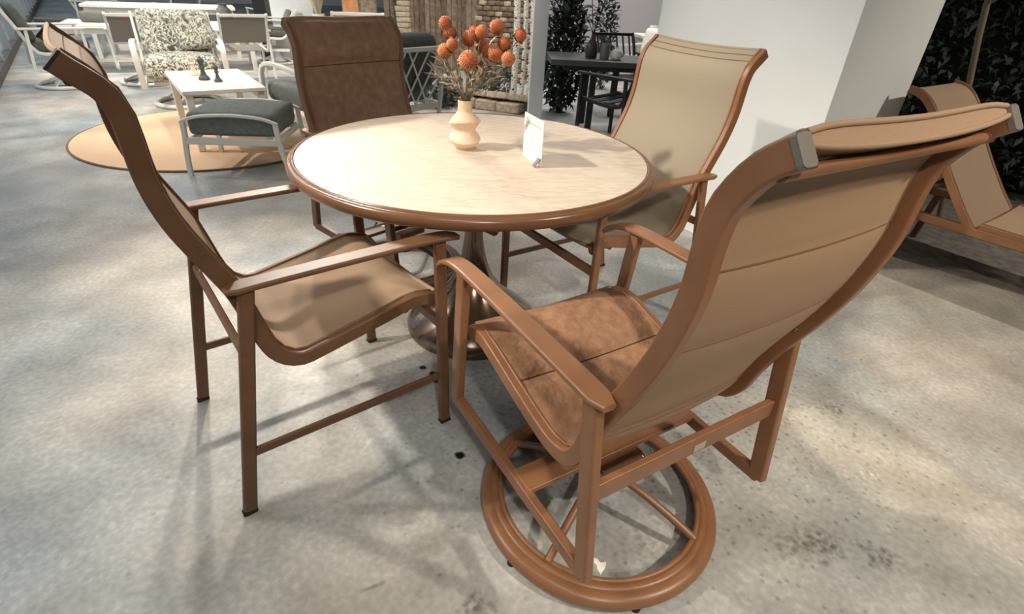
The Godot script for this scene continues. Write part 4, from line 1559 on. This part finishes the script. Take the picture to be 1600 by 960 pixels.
func shrub(called: String, label: String, p: Vector3, size: Vector3, count: int, length: float, width: float, m: Material, group := "") -> void:
	var s := thing(called, label, "shrub", p, 0.0, group)
	var st := mb()
	leaves(st, count, size, length, width, 0.3)
	var o := put(st, "foliage", m, s)
	o.position.y = size.y
	stuff(o)
	for k in 4:
		st = mb()
		var a := TAU * k / 4 + 0.3
		tube(st, smooth([Vector3(0, 0, 0), Vector3(cos(a) * size.x * 0.15, size.y * 0.7, sin(a) * size.z * 0.15), Vector3(cos(a) * size.x * 0.5, size.y * 1.5, sin(a) * size.z * 0.5)], 6), [0.014, 0.012, 0.01, 0.008, 0.006, 0.003], 6)
		put(st, "stem", M.trunk, s)


func build_garden_display() -> void:
	# wooden cabinet
	var c := thing("wooden_cabinet", "tall orange-brown wooden cabinet behind the dark brown swivel chair", "cabinet", Vector3(-2.36, 0, -8.45), 0.25)
	var st := mb()
	box(st, at(0, 1.1, 0), Vector3(0.46, 2.2, 0.4), 0.006)
	put(st, "body", M.plank1, c)
	st = mb()
	box(st, at(-0.12, 1.1, 0.21), Vector3(0.205, 2.1, 0.022), 0.004)
	put(st, "door", M.wood_orange_lit, c)  # left door coloured as if lit, the right one darker brown
	st = mb()
	box(st, at(0.115, 1.1, 0.205), Vector3(0.205, 2.1, 0.018), 0.004)
	put(st, "door", M.plank0, c)
	# plank fence
	var f := thing("plank_fence", "weathered fence of uneven upright planks far behind the table", "fence", Vector3(-2.05, 0, -8.55), 0.30)
	var x := 0.0
	for k in 24:
		var w := rng.randf_range(0.045, 0.075)
		st = mb()
		box(st, pose(Vector3(x + w * 0.5, 1.0 + rng.randf_range(-0.05, 0.05), rng.randf_range(-0.008, 0.008)), 0, 0, rng.randf_range(-0.006, 0.006)), Vector3(w, 2.1, 0.02), 0.003)
		put(st, "plank", M["plank%d" % (k % 4)], f)
		x += w + 0.012
	for y in [0.5, 0.92, 1.6]:
		st = mb()
		box(st, at(x * 0.5, y, -0.03), Vector3(x, 0.07, 0.03), 0.003)
		put(st, "fence_rail", M.plank2, f)
	# stone post in front of the fence
	var sp := thing("stone_post", "slim post of stacked pale stones in front of the plank fence", "post", Vector3(-1.72, 0, -8.25), 0.2)
	for k in 22:
		st = mb()
		soft(st, pose(Vector3(rng.randf_range(-0.012, 0.012), 0.035 + k * 0.066, 0), rng.randf_range(-0.2, 0.2)), Vector3(rng.randf_range(0.16, 0.2), 0.07, 0.16), 0.02, 3)
		put(st, "stone", M["stone%d" % (k % 4)], sp)
	# rough stone wall behind the birches
	var w2 := thing("stone_wall", "rough stacked stone wall behind the birch trunks", "wall", Vector3(-0.66, 0, -8.0), 0.1)
	var meshes := []
	for k in 6:
		st = mb()
		soft(st, Transform3D(), Vector3(0.105 + 0.012 * (k % 3), 0.062, 0.12), 0.02, 3)
		st.set_material(M["stone%d" % (k % 2)] if k % 3 == 0 else M["plank%d" % (1 + k % 3)])
		meshes.append(st.commit())
	for r in 20:
		for k in 7:
			place(meshes[(r * 5 + k * 7 + r * k) % 6], "stone", w2, pose(Vector3(k * 0.108 + (0.05 if r % 2 else 0.0), 0.032 + r * 0.062, rng.randf_range(-0.012, 0.012)), rng.randf_range(-0.1, 0.1)))
	# birch trunks
	for b in [[-0.13, -6.58, 0.036, "birch trunk, leftmost and thickest beside the grey partition end"], [-0.035, -6.72, 0.026, "thin birch trunk, middle one of the three by the partition"], [0.045, -6.50, 0.030, "birch trunk nearest the grey partition end"]]:
		var t := thing("birch_trunk", b[3], "tree", Vector3(b[0], 0, b[1]), 0.0, "birch trunks by the partition")
		st = mb()
		tube(st, smooth([Vector3.ZERO, Vector3(0.012, 0.7, 0), Vector3(-0.01, 1.4, 0.01), Vector3(0.015, 2.4, 0)], 14), b[2], 12)
		put(st, "bark", M.bark, t)
		for k in 9:
			st = mb()
			var a := 1.57 + rng.randf_range(-0.9, 0.9)
			var y := 0.15 + k * 0.14 + rng.randf() * 0.05
			ball(st, Transform3D(Basis(), Vector3(cos(a) * b[2] * 0.97, y, sin(a) * b[2] * 0.97)), Vector3(0.014, 0.010, 0.006), 8, 6)
			put(st, "knot", M.black, t)
	# low kerb of flat stones
	var kb := thing("stone_kerb", "low kerb of flat tan stones around the birches", "kerb", Vector3(-1.0, 0, -6.45), -0.36)
	x = 0.0
	for k in 4:
		var w := rng.randf_range(0.22, 0.32)
		for r in 2:
			st = mb()
			soft(st, pose(Vector3(x + w * 0.5 + 0.11 * r, 0.05 + r * 0.075, -0.09 * r), rng.randf_range(-0.12, 0.12), -0.25 * r, rng.randf_range(-0.05, 0.05)), Vector3(w * 0.96, 0.10 - 0.03 * r, 0.26 + 0.08 * r), 0.012, 4)
			put(st, "stone", M["stone%d" % ((k + r) % 4)], kb)
		x += w
	shrub("low_shrub", "low dark green shrub between the kerb and the birch trunks", Vector3(-0.38, 0.0, -7.0), Vector3(0.26, 0.2, 0.18), 420, 0.07, 0.018, M.leaf_mid)
	shrub("low_shrub", "low dark green shrub in the shade behind the loveseat's lattice back", Vector3(-0.95, 0, -6.15), Vector3(0.22, 0.14, 0.2), 320, 0.07, 0.018, M.leaf_dark)
	# dark hedge and sapling behind the sun lounger
	var h := thing("hedge", "dense dark green leafy hedge behind the tan sun lounger", "hedge", Vector3(2.75, 0, -4.15), 0.0)
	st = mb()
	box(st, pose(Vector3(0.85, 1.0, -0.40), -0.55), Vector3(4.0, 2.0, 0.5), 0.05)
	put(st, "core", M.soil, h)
	var lst := mb()
	var bs := Basis(Vector3.UP, -0.55)
	for i in 7000:
		var p := Vector3(rng.randf_range(-2.0, 2.0), rng.randf_range(-0.9, 1.1), 0.25 + rng.randf() * 0.2)
		var q := bs * p + Vector3(0.85, 1.0, -0.40)
		var d := (bs * Vector3(rng.randfn(), rng.randfn() * 0.8, 0.7 + rng.randf())).normalized()
		leaf(lst, q, d, rng.randf_range(0.06, 0.11), rng.randf_range(0.012, 0.024))
	stuff(put(lst, "foliage", M.leaf_hedge, h))
	var sap := thing("sapling", "slim leaning grey-brown sapling trunk in front of the dark hedge", "tree", Vector3(2.72, 0, -3.50))
	st = mb()
	tube(st, smooth([Vector3(0.12, 0.0, 0.05), Vector3(0.02, 0.5, 0.02), Vector3(-0.06, 0.85, 0), Vector3(-0.13, 1.2, -0.03), Vector3(-0.17, 1.6, -0.06)], 14), 0.017, 8)
	put(st, "trunk", M.trunk, sap)
	st = mb()
	leaves(st, 500, Vector3(0.4, 0.35, 0.3), 0.09, 0.02)
	var fo := put(st, "foliage", M.leaf_hedge, sap)
	fo.position = Vector3(-0.17, 1.65, -0.06)
	stuff(fo)


# ---------------------------------------------------------------- dark dining set beyond the partition
func build_dark_set() -> void:
	var t := thing("dark_table", "dark grey patio dining table beyond the partition, with bottles on it", "table", Vector3(0.78, 0, -5.55), 0.06)
	var st := mb()
	box(st, at(0, 0.625, 0), Vector3(1.15, 0.05, 0.62), 0.006)
	put(st, "tabletop", M.dark_top, t)
	for sx in [-0.16, 0.45]:
		for sz in [-0.20, 0.20]:
			st = mb()
			bar(st, Vector3(sx, 0, sz), Vector3(sx, 0.60, sz), Vector3(0, 0, 1), 0.055, 0.055, 0.004)
			put(st, "leg", M.dark_metal, t)
	st = mb()
	bar(st, Vector3(-0.45, 0.585, 0.24), Vector3(0.5, 0.585, 0.24), Vector3(0, 0, 1), 0.03, 0.05, 0.003)
	put(st, "apron", M.dark_metal, t)
	patio_chair("dark_chair", "black metal slatted chair at the dark table, partly behind the pale sling chair", Vector3(0.86, 0, -5.02), 2.4, {frame = M.dark_metal, slats = 6, height = 0.78})
	patio_chair("dark_chair", "black metal slatted chair on the far side of the dark table", Vector3(1.1, 0, -6.45), -1.2, {frame = M.dark_metal, slats = 6, height = 0.78})
	var b := thing("bottle_vase", "dark brown bottle vase on the dark patio table", "vase", Vector3(0.60, 0.65, -5.45))
	st = mb()
	lathe(st, smooth2([[0.001, 0], [0.05, 0], [0.052, 0.10], [0.035, 0.14], [0.018, 0.17], [0.018, 0.20]], 16), 18)
	put(st, "body", M.bottle, b)
	st = mb()
	lathe(st, smooth2([[0.001, 0], [0.04, 0], [0.043, 0.08], [0.04, 0.13], [0.03, 0.14]], 14), 16)
	var g := put(st, "glass_jar", M.smoke_glass)
	g.position = Vector3(0.72, 0.65, -5.42)
	tag(g, "smoky grey jar on the dark patio table beside the bottle vase", "jar")
	st = mb()
	ball(st, Transform3D(), Vector3(0.065, 0.045, 0.065), 16, 10)
	lathe(st, [Vector2(0.012, 0.04), Vector2(0.008, 0.06), Vector2(0.001, 0.06)], 8)
	var pk := put(st, "white_gourd", M.paper)
	pk.position = Vector3(0.83, 0.694, -5.42)
	tag(pk, "small white gourd on the dark patio table", "gourd")
	for k in 5:
		var br := thing("leafy_branch", "dark leafy branch standing in the brown bottle vase", "branch", Vector3(0.60, 0.65, -5.45), k * 1.3, "branches in the bottle vase")
		st = mb()
		var r := 0.07 + 0.05 * (k % 3)
		var pth := smooth([Vector3(0, 0.08, 0), Vector3(0.008, 0.2, 0), Vector3(r * 0.6, 0.36, 0), Vector3(r * 1.5, 0.5 + 0.03 * k, 0)], 9)
		tube(st, pth, 0.004, 5)
		put(st, "stem", M.dark_metal, br)
		for q in range(3, 9):
			for s in 3:
				st = mb()
				leaf(st, pth[q], Vector3(rng.randfn(), 0.4, rng.randfn()).normalized(), 0.085, 0.017)
				put(st, "leaf", M.leaf_dark, br)
	shrub("tall_plant", "tall dark leafy plant just right of the grey partition end", Vector3(0.40, 0, -6.22), Vector3(0.22, 0.6, 0.15), 1700, 0.09, 0.022, M.leaf_dark)
	shrub("tall_plant", "tall dark slender plant against the mauve wall", Vector3(1.05, 0, -7.95), Vector3(0.13, 0.6, 0.13), 500, 0.09, 0.022, M.leaf_dark)
	patio_chair("white_chair", "white slatted chair with pale cushion far behind the dark table", Vector3(1.55, 0, -7.6), 3.9, {frame = M.white_metal, slats = 6, cushion = M.white_top, height = 0.78})
	plain_table("small white side table at the far right by the mauve wall", Vector3(1.75, 0, -8.3), 0.2, Vector3(0.5, 0.68, 0.45), M.white_top, M.white_metal)
	st = mb()
	lathe(st, smooth2([[0.001, 0], [0.05, 0], [0.06, 0.08], [0.045, 0.12]], 12), 14)
	var vv := put(st, "small_vase", M.white_top)
	vv.position = Vector3(1.72, 0.68, -8.25)
	tag(vv, "small white vase on the far white side table", "vase")


# ---------------------------------------------------------------- tan sun lounger on the right
func build_chaise() -> void:
	var c := thing("sun_lounger", "tan sling sun lounger with raised curled backrest on the right", "lounger", Vector3(2.21, 0.006, -2.47), atan2(-0.8, 0.6))
	# local x: towards the foot end, z: across (minus z is the near side... set by the room axes)
	var Z := Vector3(0, 0, -1)
	var w := 0.56
	var st: SurfaceTool
	var back := smooth([Vector3(0.0, 0.30, 0), Vector3(-0.074, 0.379, 0), Vector3(-0.2, 0.534, 0), Vector3(-0.276, 0.641, 0), Vector3(-0.324, 0.722, 0), Vector3(-0.377, 0.80, 0), Vector3(-0.439, 0.85, 0), Vector3(-0.50, 0.865, 0)], 30)
	for z in [0.0, w]:
		var off := Vector3(0, 0, -z)
		st = mb()
		bar(st, Vector3(-0.42, 0.295, 0) + off, Vector3(1.35, 0.295, 0) + off, Z, 0.028, 0.045, 0.006)
		put(st, "side_rail", M.frame, c)
		st = mb()
		var bp := []
		for p in back:
			bp.append(p + off)
		sweep(st, bp, Z, rrect(0.036, 0.026, 0.006))
		put(st, "back_rail", M.frame, c)
		st = mb()
		sweep(st, smooth([Vector3(0.03, 0.33, 0) + off, Vector3(0.4, 0.325, 0) + off, Vector3(1.32, 0.325, 0) + off], 10), Z, rrect(0.03, 0.026, 0.006))
		put(st, "seat_rail", M.frame, c)
		for x in [-0.36, 1.2]:
			st = mb()
			bar(st, Vector3(x, 0.0, 0) + off, Vector3(x + 0.03, 0.275, 0) + off, Z, 0.026, 0.036, 0.006)
			put(st, "leg", M.frame_dark, c)
		st = mb()
		bar(st, Vector3(-0.36, 0.30, -0.02) + off, Vector3(-0.20, 0.52, -0.02) + off, Z, 0.016, 0.02, 0.003)
		put(st, "back_prop", M.frame_dark, c)
	for q in [[back, "back_sling", 0.012], [smooth([Vector3(0.03, 0.338, 0), Vector3(0.4, 0.333, 0), Vector3(1.32, 0.333, 0)], 20), "seat_sling", 0.0]]:
		var g := []
		var g2 := []
		for p in q[0]:
			var row := []
			var row2 := []
			for j in 9:
				var e := j / 8.0
				var sag := -0.012 * 4.0 * e * (1.0 - e)
				var nrm := Vector3(0.9, 0.35, 0).normalized() if q[1] == "back_sling" else Vector3.UP
				row.append(p + nrm * (sag + q[2]) - Vector3(0, 0, 0.013 + e * (w - 0.026)))
				row2.append(p + nrm * (sag + q[2] - 0.004) - Vector3(0, 0, 0.013 + e * (w - 0.026)))
			g.append(row)
			g2.append(row2)
		st = mb()
		sheet(st, g, Vector3(0.7, 0.7, 0))
		sheet(st, g2, Vector3(-0.7, -0.7, 0))
		put(st, q[1], M.chaise_sling, c)
	for x in [-0.40, 0.02, 1.33]:
		st = mb()
		bar(st, Vector3(x, 0.295, 0), Vector3(x, 0.295, -w), Vector3.RIGHT, 0.03, 0.035, 0.005)
		put(st, "cross_rail", M.frame, c)
	st = mb()
	bar(st, Vector3(-0.215, 0.53, 0), Vector3(-0.215, 0.53, -w), Vector3.RIGHT, 0.02, 0.03, 0.004)
	put(st, "back_bar", M.frame, c)
	# wicker basket on the floor behind it
	st = mb()
	lathe(st, smooth2([[0.001, 0.0], [0.17, 0.0], [0.2, 0.12], [0.205, 0.26], [0.19, 0.33], [0.175, 0.33], [0.18, 0.2], [0.001, 0.04]], 24), 24)
	var bk := put(st, "wicker_basket", M.wicker)
	bk.position = Vector3(2.25, 0.006, -3.42)
	tag(bk, "brown wicker basket on the floor behind the sun lounger", "basket")


# ---------------------------------------------------------------- small things on the floor
func build_floor_bits() -> void:
	var st := mb()
	var ring := []
	for i in 11:
		var a := TAU * i / 11
		var r := 0.016 + 0.007 * sin(a * 3.0 + 1.0) + 0.004 * cos(a * 5.0)
		ring.append(Vector3(cos(a) * r * 0.8, 0.0008 + 0.0012 * absf(sin(a * 2.0)), sin(a) * r * 1.25))
	for i in 11:
		tri(st, Vector3(0, 0.004, 0), ring[i], ring[(i + 1) % 11], Vector3.UP, Vector3.UP, Vector3.UP)
		flat_quad(st, ring[i], ring[(i + 1) % 11], Vector3(ring[(i + 1) % 11].x, 0, ring[(i + 1) % 11].z), Vector3(ring[i].x, 0, ring[i].z), Vector3(ring[i].x, 0, ring[i].z).normalized())
	var o := put(st, "paper_scrap", M.paper)
	o.position = Vector3(0.256, 0.0, -0.80)
	o.rotation.y = 0.5
	tag(o, "torn scrap of white paper on the concrete inside the swivel ring", "paper scrap")


# ---------------------------------------------------------------- ceiling lamps
func build_lamps() -> void:
	for s in SPOTS:
		var p: Vector3 = s[0]
		var d: Vector3 = (s[1] - p).normalized()
		var l := thing("track_spot", "black ceiling track spotlight out of view above the showroom, in a set partly added to brighten", "lamp", p, 0.0, "ceiling spotlights")
		var y := -d
		var x := y.cross(Vector3(0.1, 0, 1)).normalized()
		var bs := Basis(x, y, x.cross(y))
		var st := mb()
		lathe(st, [Vector2(0.078, 0.0), Vector2(0.08, 0.004), Vector2(0.08, 0.14), Vector2(0.03, 0.15), Vector2(0.001, 0.15)], 20, Transform3D(bs, Vector3.ZERO))
		put(st, "housing", M.lamp_body, l)
		st = mb()
		lathe(st, [Vector2(0.001, 0.01), Vector2(0.075, 0.01)], 20, Transform3D(bs, Vector3.ZERO))
		put(st, "lens", M.glow, l)
		st = mb()
		tube(st, [bs * Vector3(0, 0.145, 0), Vector3(0, 0.28, 0)], 0.01, 8)
		put(st, "hanger", M.lamp_body, l)
		var sp := SpotLight3D.new()
		sp.name = "beam"
		sp.light_color = Color(1.0, 0.96, 0.905)
		sp.light_energy = s[2] * SPOT_GAIN
		sp.spot_range = 14.0
		sp.spot_attenuation = 2.0
		sp.spot_angle = s[3]
		sp.light_size = 0.075
		sp.shadow_enabled = true
		l.add_child(sp)
		sp.transform = Transform3D(Basis.looking_at(d, Vector3(0.1, 0, 1)), d * 0.02)
	for s in PANELS:
		var l := thing("fill_panel", "white ceiling panel added as soft fill light above the showroom, out of view", "lamp", s[0], atan2(0.8, -0.6), "added ceiling fill panels")
		var st := mb()
		box(st, at(0, 0, 0), Vector3(1.26, 0.02, 0.66), 0.004)
		put(st, "frame", M.white_metal, l)
		st = mb()
		box(st, at(0, -0.011, 0), Vector3(1.2, 0.006, 0.6), 0.001)
		put(st, "diffuser", M.glow, l)
		var al := AreaLight3D.new()
		al.name = "glow"
		al.area_size = Vector2(1.2, 0.6)
		al.light_color = Color(0.97, 0.98, 1.0)
		al.light_energy = s[1] * PANEL_GAIN
		al.area_range = 16.0
		al.shadow_enabled = true
		l.add_child(al)
		al.rotation.x = -PI / 2
		al.position.y = -0.03
